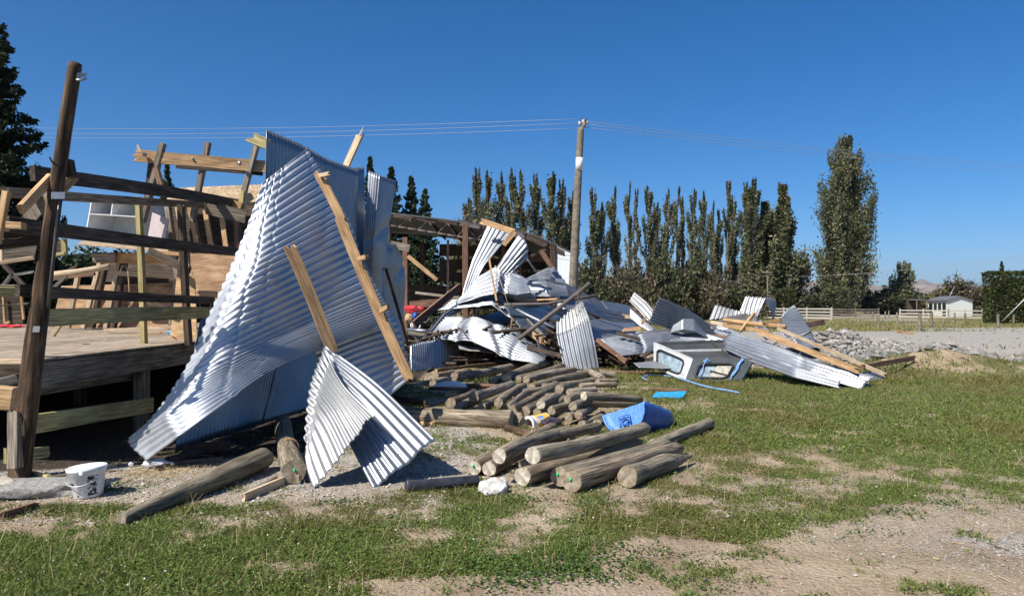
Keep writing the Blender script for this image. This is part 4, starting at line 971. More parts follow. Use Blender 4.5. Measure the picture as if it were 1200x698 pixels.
# joist pocket boxes left of the pole
jp = empty('joist_box', (P(15, 358, 7.3)[0], 7.3, 1.2), 'dark boxed joist pocket with bright edges left of the leaning pole', 'joist box')
slab('panel', [P(-20, 380, 7.3), P(28, 380, 7.3), P(27, 346, 7.3), P(-20, 346, 7.3)], .03, 'dark_wood', parent=jp, nu=1, nv=1)
for a, b_, c_, d_ in [(4, 348, 6, 379), (25, 347, 28, 374), (6, 379, 12, 377)]: beam('edge_strip', P(a, b_, 7.25), P(c_, d_, 7.25), .02, .02, 'pine', parent=jp)
pbx = empty('fallen_box_frame', (P(15, 295, 7.6)[0], 7.6, 1.6), 'open plywood box frame with pale rim left of the leaning pole', 'box frame')
slab('panel', [P(1, 306, 7.6), P(40, 303, 7.7), P(44, 285, 7.7), P(2, 288, 7.6)], .02, 'grey_wood', parent=pbx, nu=1, nv=1)
beam('rim', P(0, 308, 7.5), P(40, 302, 7.6), .035, .05, 'pine_pale', parent=pbx); beam('rim', P(1, 308, 7.5), P(1, 287, 7.5), .03, .05, 'pine_pale', parent=pbx)
slab('chipboard_sheet', [P(27, 252, 7.5), P(36, 265, 7.5), P(60, 240, 7.3), P(54, 216, 7.3)], .02, 'grey_wood', 'scrap of grey speckled board wedged left of the leaning pole', 'board', nu=3, nv=3, jag=.04)
sf = empty('wooden_box', (P(70, 290, 7.3)[0], 7.3, 1.9), 'small square wooden box right of the leaning pole', 'box')
for a, b_, c_, d_ in [(63, 299, 77, 297), (75, 280, 76, 299)]: beam('frame_side', P(a, b_, 7.5), P(c_, d_, 7.5), .035, .05, 'treated', parent=sf)
slab('frame_board', [P(63, 298, 7.55), P(75, 297, 7.55), P(74, 281, 7.55), P(64, 281, 7.55)], .01, 'dark_wood', parent=sf, nu=1, nv=1)

# white cupboard
wc = empty('white_cupboard', (P(150, 272, 13.5)[0], 13.5, P(150, 272, 13.5)[2]), 'open white cupboard with shelves and a hanging mauve door, tipped among the rails', 'cupboard')
YW = 13.5
A = P(101, 271, YW); B = P(166, 277, YW+.1); Cc_ = P(170, 232, YW+.1); Dd = P(108, 230, YW)
dep = np.array([.15, .62, .05])
slab('back_panel', [A+dep, B+dep, Cc_+dep, Dd+dep], .015, 'white_board', parent=wc, nu=1, nv=1)
for nm, a, b_ in [('side_panel', A, Dd), ('side_panel', B, Cc_), ('bottom_panel', A, B), ('top_panel', Dd, Cc_), ('shelf', A*.5+Dd*.5, B*.5+Cc_*.5)]:
    slab(nm, [a, b_, b_+dep, a+dep], .022, 'white_board', parent=wc, nu=1, nv=1)
mA = A*.65+B*.35; mD = Dd*.65+Cc_*.35
slab('divider', [mA*.5+mD*.5+dep*.1, mD+dep*.1, mD+dep, mA*.5+mD*.5+dep], .018, 'white_board', parent=wc, nu=1, nv=1)
A2 = P(166, 278, YW+.1); B2 = P(198, 283, YW+.5); C2 = P(201, 258, YW+.5); D2 = P(167, 240, YW+.1)
slab('side_shelf_back', [A2+dep*.7, B2+dep*.7, C2+dep*.7, D2+dep*.7], .015, 'white_board', parent=wc, nu=1, nv=1)
for a, b_ in ((A2*.5+D2*.5, B2*.5+C2*.5), (A2, B2)): slab('shelf', [a, b_, b_+dep*.7, a+dep*.7], .02, 'white_board', parent=wc, nu=1, nv=1)
slab('door', [P(173, 281, YW-.2), P(193, 283, YW-.35), P(198, 257, YW-.35), P(179, 249, YW-.2)], .02, 'mauve_board', parent=wc, nu=1, nv=1)

# leaning framed panels right of the cupboard
wp_ = empty('broken_wall_panel', (P(235, 330, 13.2)[0], 13.2, DZ), 'tipped section of stud wall with plywood lining beside the iron', 'wall panel')
YB = 13.6
slab('lining', [P(198, 330, YB+.2), P(290, 332, YB+.2), P(300, 228, YB+.5), P(196, 222, YB+.4)], .015, 'dark_wood', parent=wp_, nu=1, nv=1)
for a, c_, mt in [(222, 240, 'ply_red'), (239, 254, 'pine'), (258, 270, 'pine'), (196, 209, 'grey_wood'), (208, 224, 'pine_pale'), (276, 282, 'red_wood')]:
    beam('stud', P(a, 237, YB), P(c_, 326, YB-.1), .05 if mt == 'pine' else .12, .09, mt, parent=wp_)
slab('chipboard_strip', [P(196, 238, YB-.1), P(318, 240, YB-.1), P(318, 216, YB+.1), P(196, 221, YB+.1)], .018, 'osb', parent=wp_, nu=4, nv=2)
slab('plywood_sheet', [P(226, 352, 12.6), P(278, 352, 12.6), P(282, 298, 12.7), P(223, 297, 12.7)], .015, 'ply_red', 'brown plywood sheet standing upright behind the dark stud', 'plywood sheet', nu=1, nv=1)
slab('plywood_sheet', [P(199, 399, 11.3), P(231, 399, 11.3), P(229, 330, 11.5), P(212, 283, 11.6)], .02, 'plywood', 'tapered pale plywood board standing on the deck behind the dark stud', 'plywood board', nu=3, nv=6)
beam('brace', P(175, 294, 11.5), P(222, 317, 11.2), .12, .05, 'dark_wood', 'dark diagonal brace under the dark rail near the plywood', 'brace')
beam('brace', P(172, 352, 11.3), P(204, 366, 11.3), .10, .05, 'dark_wood', 'dark diagonal brace below the thin dark rail', 'brace')
beam('offcut', P(190, 296, 12.2), P(213, 298, 12.2), .06, .05, 'pine', 'small bright orange offcut below the cupboard shelves', 'offcut')
# lower fallen frame with reddish lining
ff = empty('collapsed_wall', (P(150, 370, 16)[0], 16, DZ), 'fallen stud frame lined with reddish board at the back of the deck', 'wall section')
YF = 16.0
beam('top_plate', P(112, 302, YF-.2), P(212, 303, YF-.2), .22, .08, 'pine', parent=ff); beam('plate_end', P(110, 301, YF-.3), P(136, 302, YF-.3), .21, .09, 'grey_wood', parent=ff)
beam('mid_rail', P(138, 320, YF-.1), P(206, 324, YF-.1), .10, .06, 'pine_pale', parent=ff)
for a, b_, c_, d_, mt in [(118, 305, 98, 384, 'pine_pale'), (125, 305, 108, 384, 'dark_wood'), (140, 305, 124, 384, 'pine_pale'), (147, 305, 133, 384, 'dark_wood'), (208, 316, 200, 384, 'grey_wood'), (92, 320, 80, 384, 'pine_pale')]:
    beam('stud', P(a, b_, YF), P(c_, d_, YF), .09 if mt != 'dark_wood' else .13, .09, mt, parent=ff)
slab('lining', [P(60, 384, YF+.2), P(206, 384, YF+.2), P(206, 331, YF+.4), P(72, 335, YF+.4)], .015, 'ply_red', parent=ff, nu=1, nv=1)
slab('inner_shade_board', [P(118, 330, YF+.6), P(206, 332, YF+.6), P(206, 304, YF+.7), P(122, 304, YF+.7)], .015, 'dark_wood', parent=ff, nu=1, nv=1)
slab('pale_sheet', [P(90, 286, 15.2), P(212, 297, 15.2), P(205, 288, 16.2), P(100, 281, 16.2)], .02, 'osb', 'thin pale board lying flat on top of the fallen frame', 'board', nu=1, nv=1)
tube('wire_hoop', [P(153, 372, 15.5), P(151, 330, 15.5), P(150, 318, 15.5), P(147, 311, 15.5), P(143, 312, 15.5), P(141, 318, 15.5)], .013, 'pine_pale', 'pale bent hose hooping over the fallen frame', 'hose')
tube('loose_pole', [P(58, 322, 13), P(95, 318, 13), P(128, 312, 13)], .055, 'pine_pale', 'pale round pole lying across behind the leaning pole', 'pole', sides=10)
for k, (a, b_, c_, d_, Y_, w, mt, lab) in enumerate([(58, 326, 112, 320, 13.4, .09, 'red_wood', 'brown batten lying under the pale round pole'), (55, 345, 86, 315, 13.2, .05, 'steel_dark', 'thin dark rod leaning behind the leaning pole'), (56, 330, 90, 312, 14, .07, 'dark_wood', 'dark stick crossing under the pale pole'),
    (75, 372, 60, 395, 12.5, .08, 'pine_pale', 'short pale stick beside the leaning pole on the deck'), (0, 340, 15, 320, 9, .03, 'steel_dark', 'thin metal rod at the left edge, rising'), (15, 322, 42, 318, 9.1, .03, 'steel_dark', 'thin metal rod left of the pole, level'), (3, 308, 35, 342, 9.5, .05, 'dark_wood', 'dark brace sloping down left of the pole'),
    (120, 387, 205, 383, 14.2, .06, 'pine_pale', 'pale plank lying flat at the back of the deck'), (130, 395, 190, 389, 13.2, .03, 'pine', 'thin stick lying on the deck in front of the pale plank')]):
    beam('loose_stick', P(a, b_, Y_), P(c_, d_, Y_), w, .05, mt, lab, 'stick', jag=(.05, .05))
def on_deck(px, py): Y = (EYE-DZ)*F/(py-HY); q = P(px, py, Y); q[2] = DZ; return q
blob('bottle', on_deck(204, 394)+[0, 0, .05], (.13, .05, .05), 'cyan_plastic', 3, label='pale blue plastic bottle lying on the deck by the plywood board', cat='bottle')
blob('bottle', on_deck(137, 382)+[0, 0, .06], (.25, .08, .06), 'cyan_plastic', 4, label='small blue wrapper lying at the back of the deck', cat='wrapper')
for k, px in enumerate((8, 18)): blob('red_scrap', on_deck(px, 384)+[0, 0, .04], (.22, .12, .05), 'red_plastic', 5+k, rough=.9, label=['red plastic scrap on the deck near the left edge', 'red plastic scrap on the deck just left of the leaning pole'][k], cat='scrap')
# litter of splinters and straw on the deck (uncountable)
r = np.random.default_rng(91); C = []
for k in range(1500):
    y_ = r.choice([r.uniform(379, 386), r.uniform(384, 416)], p=[.75, .25]); Yd = (EYE-DZ)*F/(y_-HY); x_ = r.uniform(-12, DX-.1)
    C.append((x_, Yd+r.normal()*.2, DZ+.012+abs(r.normal())*.02))
C = np.array(C); C = C[(C[:, 1] < Y1) & (C[:, 1] > Y0+.1)]
V, Fq, cc = leaf_cards(C, .09, r, leafcol(len(C), r, (.16, .10, .05), (.42, .31, .19)), flat=.06, asp=.12)
o = mk_obj('deck_litter', mk_mesh('deck_litter', V, [Fq], M['pebble'], False, col=cc)); tag(o, 'straw and splinters scattered over the deck boards', 'litter', kind='stuff')

# ------------------------------------------------------------------ standing iron wall
def wy(px): a = (600-px)/F; return 4.895/(.164+a)
def wpt(px, py, f=0): Y = wy(px)+f; return (px, py, Y)
sw = empty('standing_iron_wall', (-3.3, 9.6, 0), 'upright wall of corrugated iron still standing, taller than the sheet leaning on it', 'iron wall')
def wall_sheet(rows, **k): return iron('wall_sheet', rows, parent=sw, **k)
# lower course (behind the leaning sheet), bottom edges on the ground
for i, (xa_, xb2, yb1, yb2, f) in enumerate([(205, 266, 530, 508, 0), (254, 322, 513, 492, .04), (308, 384, 496, 474, 0), (368, 442, 478, 458, .04)]):
    wall_sheet([[wpt(xa_, yb1, f), wpt(xa_+12, (yb1+400)/2, f), wpt(xa_+30, 375, f)], [wpt(xb2, yb2, f), wpt(xb2+8, (yb2+390)/2, f), wpt(xb2+22, 350, f)]], seed=60+i, crumple=.003, pitch=.076, amp=.012, nu=14)
for i, (a0, a1, t0_, t1_, b0_, b1_, f) in enumerate([(313, 352, 152, 169, 420, 405, 0), (350, 384, 168, 187, 420, 400, .04), (382, 419, 186, 199, 430, 400, 0)]):
    wall_sheet([[wpt(a0-8, b0_, f), wpt(a0-4, 280, f), wpt(a0, t0_, f)], [wpt(a1-4, b1_, f), wpt(a1-2, 290, f), wpt(a1, t1_, f)]], seed=70+i, crumple=.005, nu=20, pitch=.105, amp=.019)
# right hand sheets, peeled and twisted
wall_sheet([[(410, 400, 12.8), (412, 300, 13.0), (411, 197, 13.3)], [(434, 400, 13.2), (430, 300, 13.4), (426, 196, 13.9)]], seed=75, crumple=.02, amp=.012, nu=24)
wall_sheet([[(424, 330, 12.9), (428, 262, 13.0), (432, 200, 13.2)], [(434, 345, 13.1), (440, 280, 13.0), (447, 206, 13.1)], [(446, 352, 13.4), (452, 290, 13.5), (463, 212, 13.8)]], seed=76, crumple=.03, amp=.014, nu=26, creases=[(.35, .7, .05, .12)])
wall_sheet([[(432, 430, 13.0), (434, 350, 13.2), (438, 292, 13.4)], [(445, 430, 13.5), (450, 350, 13.7), (450, 284, 13.8)]], seed=77, crumple=.02, nu=20)
wall_sheet([[(452, 425, 14.2), (452, 350, 14.2), (449, 300, 14.0), (455, 284, 14.2)], [(474, 422, 14.8), (475, 350, 14.8), (473, 305, 14.8), (464, 286, 14.5)]], seed=78, crumple=.03, nu=22, creases=[(.4, .6, .05, .1)])
# framing behind the wall keeps it up
for px in (330, 395, 455):
    Y_ = wy(px)+.12; q = P(px, 300, Y_); beam('frame_post', (q[0], Y_, 0), (q[0], Y_, 3.6), .12, .09, 'dark_wood', parent=sw)
beam('broken_batten', P(405, 196, 13.9), P(427, 147, 13.7), .14, .05, 'pine_pale', 'pale splintered batten pointing up behind the upright iron', 'batten', jag=(0, .55))
beam('splinter', P(361, 182, 10.9), P(360, 170, 10.9), .08, .03, 'red_wood', 'small red splinter between the upright iron and the leaning sheet', 'splinter', jag=(0, .1))
log('thin_pole', P(478, 404, 14.2), P(452, 314, 13.4), .032, .028, 'dark_wood', 'pine', 'thin dark pole leaning on the right end of the upright iron', 'pole', sides=10)

# ------------------------------------------------------------------ big sheet leaning on the wall
bs = empty('torn_roof_panel', (-3.0, 8.6, 0), 'huge buckled sheet of corrugated roofing leaning on the wall with two timbers nailed on', 'roof panel')
iron('roofing_sheet', [
 [(308, 214, 9.2), (326, 200, 9.4), (343, 187, 9.6), (360, 174, 9.8)],
 [(288, 268, 8.9), (315, 248, 9.0), (347, 226, 9.4), (379, 204, 9.9)],
 [(264, 325, 8.6), (305, 294, 8.65), (352, 266, 9.2), (399, 239, 10.0)],
 [(243, 372, 8.3), (290, 334, 8.3), (350, 301, 9.0), (413, 268, 10.0)],
 [(222, 420, 8.0), (275, 379, 8.05), (345, 343, 8.8), (425, 305, 10.0)],
 [(197, 462, 7.8), (262, 420, 7.8), (345, 380, 8.7), (443, 338, 10.0)],
 [(172, 495, 7.6), (246, 447, 7.6), (340, 400, 8.5), (452, 355, 10.0)],
 [(150, 516, 7.5), (234, 468, 7.4), (335, 414, 8.35), (460, 369, 10.0)],
 [(172, 540, 7.2), (243, 487, 7.2), (335, 425, 8.3), (464, 376, 10.0)]],
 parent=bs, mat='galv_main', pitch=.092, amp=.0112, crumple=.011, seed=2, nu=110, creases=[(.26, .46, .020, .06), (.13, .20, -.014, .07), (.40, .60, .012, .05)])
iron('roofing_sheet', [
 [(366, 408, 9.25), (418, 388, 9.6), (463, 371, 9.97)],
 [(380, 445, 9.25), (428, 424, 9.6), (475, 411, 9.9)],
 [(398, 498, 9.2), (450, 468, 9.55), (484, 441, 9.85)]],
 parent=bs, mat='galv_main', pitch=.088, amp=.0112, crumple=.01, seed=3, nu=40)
beam('batten', P(371, 199, 9.55), P(404, 264, 9.55), .12, .05, 'pine', parent=bs, jag=(.2, .12), bend=.01)
beam('batten', P(397, 252, 9.55), P(481, 446, 9.55), .14, .055, 'pine', parent=bs, jag=(.16, .05), bend=.012)
beam('batten', P(338, 285, 8.55), P(390, 412, 8.80), .135, .055, 'pine', parent=bs, jag=(.1, 0), bend=.006)
beam('dwang', P(420, 303, 9.5), P(431, 301, 9.4), .06, .05, 'pine', parent=bs, jag=(0, .05)); beam('dwang', P(446, 364, 9.5), P(456, 359, 9.4), .06, .05, 'pine', parent=bs, jag=(0, .05))
beam('dwang', P(374, 206, 9.5), P(388, 203, 9.45), .05, .04, 'pine_pale', parent=bs, jag=(0, .06))

# folded sheet standing on its corner in front
fs = empty('folded_iron_sheet', (P(437, 573, 6.45)[0], 6.45, 0), 'bent corrugated sheet folded in two, standing on its points on the shingle', 'roofing sheet')
iron('outer_half', [[(380, 404, 7.7), (440, 447, 7.25), (512, 516, 6.85)], [(375, 432, 7.5), (418, 478, 7.0), (475, 545, 6.65)], [(385, 470, 7.3), (402, 505, 6.9), (437, 573, 6.46)]],
     parent=fs, seed=11, crumple=.008, pitch=.080, amp=.011, nu=48, creases=[(.08, .16, .04, .08)], ragged=.03)
iron('inner_half', [[(380, 408, 7.45), (402, 450, 7.0), (438, 486, 6.65)], [(364, 452, 7.1), (388, 480, 6.75), (410, 520, 6.5)], [(358, 515, 6.8), (360, 548, 6.6), (367, 573, 6.46)]],
     parent=fs, seed=12, crumple=.02, pitch=.076, amp=.012, nu=44, mat='galv_dull', ragged=.05, creases=[(.15, .1, .03, .07)])

# ------------------------------------------------------------------ heap of iron in the middle and right
SHEETS = [
 ([[(518, 370, 20), (560, 371, 19.6), (600, 385, 19.3), (640, 416, 19)], [(507, 385, 19.5), (550, 380, 19), (597, 397, 18.6), (638, 421, 18.2)], [(503, 396, 19), (552, 399, 18.4), (595, 419, 17.8), (630, 427, 17.6)]], 'galv_white', dict(crumple=.05, creases=[(.25, .2, .06, .15), (.5, .6, .05, .15)], nu=60, pitch=.1, amp=.014), 'arched crumpled sheet sagging over the dark hollow behind the logs'),
 ([[(530, 350, 21), (555, 346, 20.8), (578, 345, 20.6), (590, 352, 20.4)], [(512, 363, 20.2), (542, 360, 20), (576, 357, 19.8), (600, 374, 19.6)]], 'galv_white', dict(crumple=.06, nu=40, pitch=.09), 'crumpled light sheet folded above the arched sheet'),
 ([[(481, 409, 18.4), (500, 389, 19.3), (518, 367, 19.9), (536, 355, 20.2)], [(486, 406, 18.8), (512, 388, 19.6), (530, 370, 20.1), (548, 358, 20.4)]], 'galv', dict(crumple=.03, nu=40), 'long narrow sheet tail dipping left to the upright iron'),
 ([[(577, 346, 20.5), (600, 368, 20), (622, 393, 19.4), (640, 419, 18.6)], [(590, 348, 20.7), (613, 371, 20.3), (633, 395, 19.7), (648, 417, 18.9)]], 'galv', dict(crumple=.03, nu=40), 'dark folded strip running down the right side of the arched sheet'),
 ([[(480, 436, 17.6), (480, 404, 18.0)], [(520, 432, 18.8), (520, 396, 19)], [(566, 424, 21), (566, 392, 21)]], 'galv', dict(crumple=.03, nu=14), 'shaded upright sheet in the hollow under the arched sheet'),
 ([[(541, 346, 21), (553, 305, 21.5), (574, 258, 22)], [(545, 347, 20.9), (560, 310, 21.3), (586, 264, 21.8)], [(549, 346, 20.8), (568, 311, 21.1), (599, 274, 21.6)]], 'galv_white', dict(crumple=.02, nu=40, pitch=.09, amp=.014), 'upright fan of iron topped by an angled timber'),
 ([[(548, 352, 20.5), (580, 315, 20.4), (610, 273, 20.6)], [(549, 355, 20.4), (583, 326, 20.3), (617, 286, 20.4)], [(550, 357, 20.3), (583, 337, 20.2), (619, 302, 20.5)]], 'galv_white', dict(crumple=.03, nu=44, pitch=.1, amp=.016, ragged=.05), 'curled fan of iron spreading right beside the upright fan'),
 ([[(536, 352, 20.6), (560, 324, 20.6), (582, 312, 20.5), (602, 318, 20.4), (620, 329, 20.3)], [(534, 358, 20.2), (565, 348, 20.0), (588, 342, 19.8), (606, 346, 19.8), (622, 343, 19.8)]], 'galv', dict(crumple=.06, creases=[(.6, .55, .05, .15)], nu=54, ragged=.08), 'rounded hump of iron below the two fans'),
 ([[(586, 342, 19.8), (606, 346, 20.1), (624, 344, 20.3)], [(592, 352, 20.6), (610, 360, 20.6), (634, 360, 20.8)]], 'galv', dict(crumple=.05, nu=30), 'underside of a curled blue grey sheet beneath the hump'),
 ([[(614, 327, 23.2), (630, 319, 23.4), (648, 311, 23.6)], [(620, 331, 22.9), (642, 327, 23), (665, 334, 23)]], 'galv_white', dict(crumple=.03, nu=30), 'pointed triangular sheet in front of the white shed panel'),
 ([[(618, 331, 22.4), (640, 328, 22.4), (665, 334, 22.4)], [(620, 341, 22), (642, 340, 21.8), (666, 340, 22)], [(626, 348, 21.8), (645, 348, 21.6), (668, 346, 21.8)]], 'galv_white', dict(crumple=.12, nu=40), 'bright wrinkled sheet left of the utility pole foot'),
 ([[(645, 323, 23), (700, 350, 25), (752, 377, 26.5)], [(636, 345, 22), (690, 368, 24), (744, 384, 25.5)]], 'galv', dict(crumple=.05, nu=50, pitch=.1, amp=.014), 'long blue shaded roof sheet sloping down right of the utility pole'),
 ([[(590, 352, 20), (645, 356, 22), (700, 374, 24)], [(596, 370, 19), (645, 374, 20.6), (704, 384, 22.4)]], 'galv', dict(crumple=.05, nu=50, pitch=.1), 'flat blue shaded sheet behind the long brown pipe'),
 ([[(600, 368, 19.4), (640, 376, 20.3), (670, 388, 21.2)], [(610, 384, 18.8), (640, 392, 19.4), (668, 404, 20.2)]], 'galv', dict(crumple=.05, nu=36), 'dark flat sheet under the long brown pipe'),
 ([[(652, 374, 19.0), (652, 393, 18.8)], [(668, 363, 19.05), (671, 386, 18.75)], [(682, 352, 19.1), (690, 372, 18.6)]], 'galv_dull', dict(crumple=.01, nu=16, pitch=.07), 'upper dull half of the small sheet standing like a tent'),
 ([[(652, 392.5, 18.8), (656, 412, 18.6), (661, 433, 18.4)], [(671, 385.5, 18.74), (676, 410, 18.5), (681, 433, 18.3)], [(690, 371.5, 18.6), (697, 402, 18.4), (702, 432, 18.3)]], 'galv_white', dict(crumple=.01, nu=24, pitch=.082, amp=.014, linv=True), 'bright standing sheet with vertical ridges behind the log heap'),
 ([[(683, 352, 19.2), (715, 363, 20.2), (750, 374, 21.2)], [(688, 366, 19.0), (717, 377, 19.9), (750, 378, 21)]], 'galv', dict(crumple=.03, nu=36), 'shaded wing folding back from the bright standing sheet'),
 ([[(690, 374, 20), (745, 373, 22.6)], [(694, 388, 19.2), (745, 388, 21.2)], [(698, 402, 18.5), (740, 397, 20.0)]], 'galv', dict(crumple=.03, nu=24, pitch=.2, amp=.004), 'plain bluish flat sheet right of the bright standing sheet'),
 ([[(703, 397, 18.4), (740, 390, 18.5), (775, 387, 18.6), (808, 391, 18.6)], [(712, 407, 18.0), (745, 402, 18.0), (775, 400, 18.1), (803, 402, 18.3)], [(722, 418, 17.6), (745, 415, 17.6), (770, 410, 17.8), (798, 412, 18.0)]], 'galv_white', dict(crumple=.04, nu=56, pitch=.105, amp=.016, creases=[(.38, .45, .04, .1)]), 'long low sheet with level ridges left of the old canopy'),
 ([[(774, 348, 18.9), (808, 362, 20), (842, 388, 21.2)], [(766, 362, 18.7), (800, 374, 19.6), (842, 394, 20.6)], [(760, 378, 18.5), (788, 386, 19.2), (838, 401, 20.2)]], 'galv', dict(crumple=.04, nu=44, pitch=.11, amp=.018), 'large dark ridged sheet rearing up behind the old canopy'),
 ([[(743, 342, 20.8), (757, 353, 20.6), (768, 366, 20.4)], [(737, 353, 20.6), (750, 366, 20.4), (760, 377, 20.2)]], 'galv_dull', dict(crumple=.02, nu=24), 'narrow pale sheet standing left of the dark ridged sheet'),
 ([[(738, 360, 20.4), (750, 370, 20.2), (768, 384, 20)], [(738, 372, 20), (750, 382, 19.8), (764, 390, 19.6)]], 'galv_white', dict(crumple=.03, nu=24), 'small lit sheet below the narrow pale sheet'),
 ([[(789, 381, 18.9), (800, 373, 18.8), (814, 373, 18.8), (824, 388, 18.9)], [(785, 390, 18.5), (800, 386, 18.3), (814, 388, 18.3), (836, 400, 18.4)]], 'galv_white', dict(crumple=.02, nu=36, pitch=.1, amp=.016), 'curled light sheet bulging in front of the dark ridged sheet'),
 ([[(800, 390, 18.8), (830, 392, 18.6), (866, 400, 18.2)], [(780, 401, 18.0), (825, 408, 17.9), (868, 416, 17.5)]], 'galv', dict(crumple=.06, nu=44), 'crushed dark sheet lying directly on top of the old canopy'),
 ([[(831, 375, 21.4), (838, 356.5, 21.6)], [(850, 372, 21.3), (853, 361, 21.5)], [(869, 369, 21.2), (869, 365, 21.2)]], 'galv_dull', dict(crumple=.01, nu=14), 'pale triangular sheet poking up left of the fence posts'),
 ([[(828, 381, 21), (850, 372, 21.2), (876, 367, 21.2), (886, 370, 21)], [(835, 386, 20.4), (855, 380, 20.4), (878, 375, 20.4), (888, 378, 20.2)]], 'steel_dark', dict(crumple=.03, nu=34), 'black curved sheet under the pale triangular sheet'),
 ([[(866, 367, 21.2), (870, 357, 21.3), (874, 347, 21.4)], [(880, 374, 21), (882, 361, 21.1), (886, 347.5, 21.2)], [(888, 371, 20.9), (893, 360, 20.9), (898, 349, 21)]], 'galv_dull', dict(crumple=.01, nu=24), 'upright pale sheet fanned open, highest on the right of the heap'),
 ([[(899, 358, 21), (897, 348, 21)], [(905, 368, 21.3), (907, 350, 21.3)], [(905, 377, 21.4), (909, 356, 21.5)]], 'galv', dict(crumple=.02, nu=16), 'narrow shaded flap folded back from the upright pale sheet'),
 ([[(924, 361, 20.4), (931, 357, 20.4)], [(916, 371, 20.1), (941, 371, 20.1)], [(909, 383, 19.8), (948, 383, 19.8)], [(921, 396, 19.4), (951, 387, 19.5)]], 'galv_white', dict(crumple=.01, nu=24, pitch=.12, amp=.02, linv=True), 'squarish tilted sheet with bold stripes at the right of the heap'),
 ([[(930, 397, 19.4), (951, 387, 19.6)], [(938, 408, 19), (958, 407, 19)]], 'galv', dict(crumple=.03, nu=16, amp=.016), 'shaded sheet below the bold striped sheet'),
 ([[(856, 388, 17.0), (900, 401, 16.2), (960, 424, 15.2), (1027, 442, 14.5)], [(850, 395, 16.9), (900, 411, 15.95), (955, 432, 14.95), (1018, 452, 14.35)], [(846, 403, 16.8), (898, 420, 15.75), (945, 438, 14.8), (1012, 458, 14.2)]], 'galv', dict(crumple=.03, nu=64, pitch=.1, amp=.016, ragged=.05), 'very long sheet sliding down to the grass at the right end'),
 ([[(850, 400, 16.6), (880, 411, 16.0), (930, 428, 15.1), (985, 446, 14.35)], [(848, 409, 16.5), (882, 425, 15.8), (930, 442, 14.8), (985, 456, 14.15)]], 'galv', dict(crumple=.03, nu=50, pitch=.1, amp=.014), 'lower sheet under the very long sheet, its edge near the grass'),
 ([[(985, 438, 15.4), (1012, 446, 15)], [(990, 446, 14.8), (1026, 455, 14.4)]], 'galv_white', dict(crumple=.06, nu=20), 'crumpled scrap of iron at the tip of the very long sheet'),
 ([[(1010, 436, 16), (1036, 432, 16.2)], [(1016, 449, 15.2), (1034, 444, 15.6)]], 'galv_dull', dict(crumple=.03, nu=16), 'small dull scrap of iron between the boards at the right tip'),
 ([[(556, 372, 20.6), (590, 362, 21.2)], [(560, 384, 19.8), (600, 378, 20.6)]], 'galv', dict(crumple=.03, nu=26), 'small shaded sheet wedged behind the arched sheet'),
 ([[(655, 346, 22.5), (690, 352, 23)], [(662, 362, 21.4), (700, 366, 22)]], 'galv_white', dict(crumple=.04, nu=26), 'small bright torn sheet on the long blue roof sheet'),
 ([[(704, 352, 24), (738, 358, 25)], [(712, 364, 23), (748, 370, 24)]], 'galv', dict(crumple=.03, nu=26), 'small sheet lapped over the low end of the long roof sheet'),
 ([[(628, 392, 18.9), (652, 404, 19.4)], [(632, 408, 18.5), (650, 420, 18.9)]], 'galv', dict(crumple=.04, nu=22), 'torn dark scrap just left of the bright standing sheet'),
 ([[(758, 388, 19.4), (790, 384, 20)], [(764, 398, 18.8), (800, 394, 19.4)]], 'galv', dict(crumple=.03, nu=24), 'narrow lapped sheet between the low ridged sheet and the curled light sheet'),
 ([[(842, 376, 20.4), (868, 390, 19.8)], [(836, 388, 19.6), (860, 400, 19)]], 'galv', dict(crumple=.05, nu=24), 'crumpled shaded sheet under the left end of the round rail'),
 ([[(893, 372, 20), (908, 392, 19.6)], [(884, 380, 19.4), (898, 398, 19)]], 'galv', dict(crumple=.05, nu=24, pitch=.12), 'small dark ridged scrap under the right end of the round rail'),
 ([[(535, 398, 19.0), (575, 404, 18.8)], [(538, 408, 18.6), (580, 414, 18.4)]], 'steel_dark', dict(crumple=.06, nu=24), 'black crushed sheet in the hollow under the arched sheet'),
 ([[(742, 425, 17), (800, 420, 17.2)], [(748, 430, 16.6), (800, 432, 16.4)]], 'galv_dull', dict(crumple=.01, nu=20, pitch=.3, amp=.004), 'flat grey sheet lying on the grass left of the old canopy'),
]
for i, (rows, mt, kw, lab) in enumerate(SHEETS):
    kw['crumple'] = kw.get('crumple', .01)*.6; kw['pitch'] = max(.118, kw.get('pitch', .1)); kw['amp'] = kw['amp'] if kw.get('amp', 1) < .006 else .0225; kw['lin'] = True; kw.setdefault('ragged', .03); iron('roofing_sheet', rows, lab, 'roofing sheet', 'torn sheets of corrugated iron', mat=mt, seed=200+i, **kw)

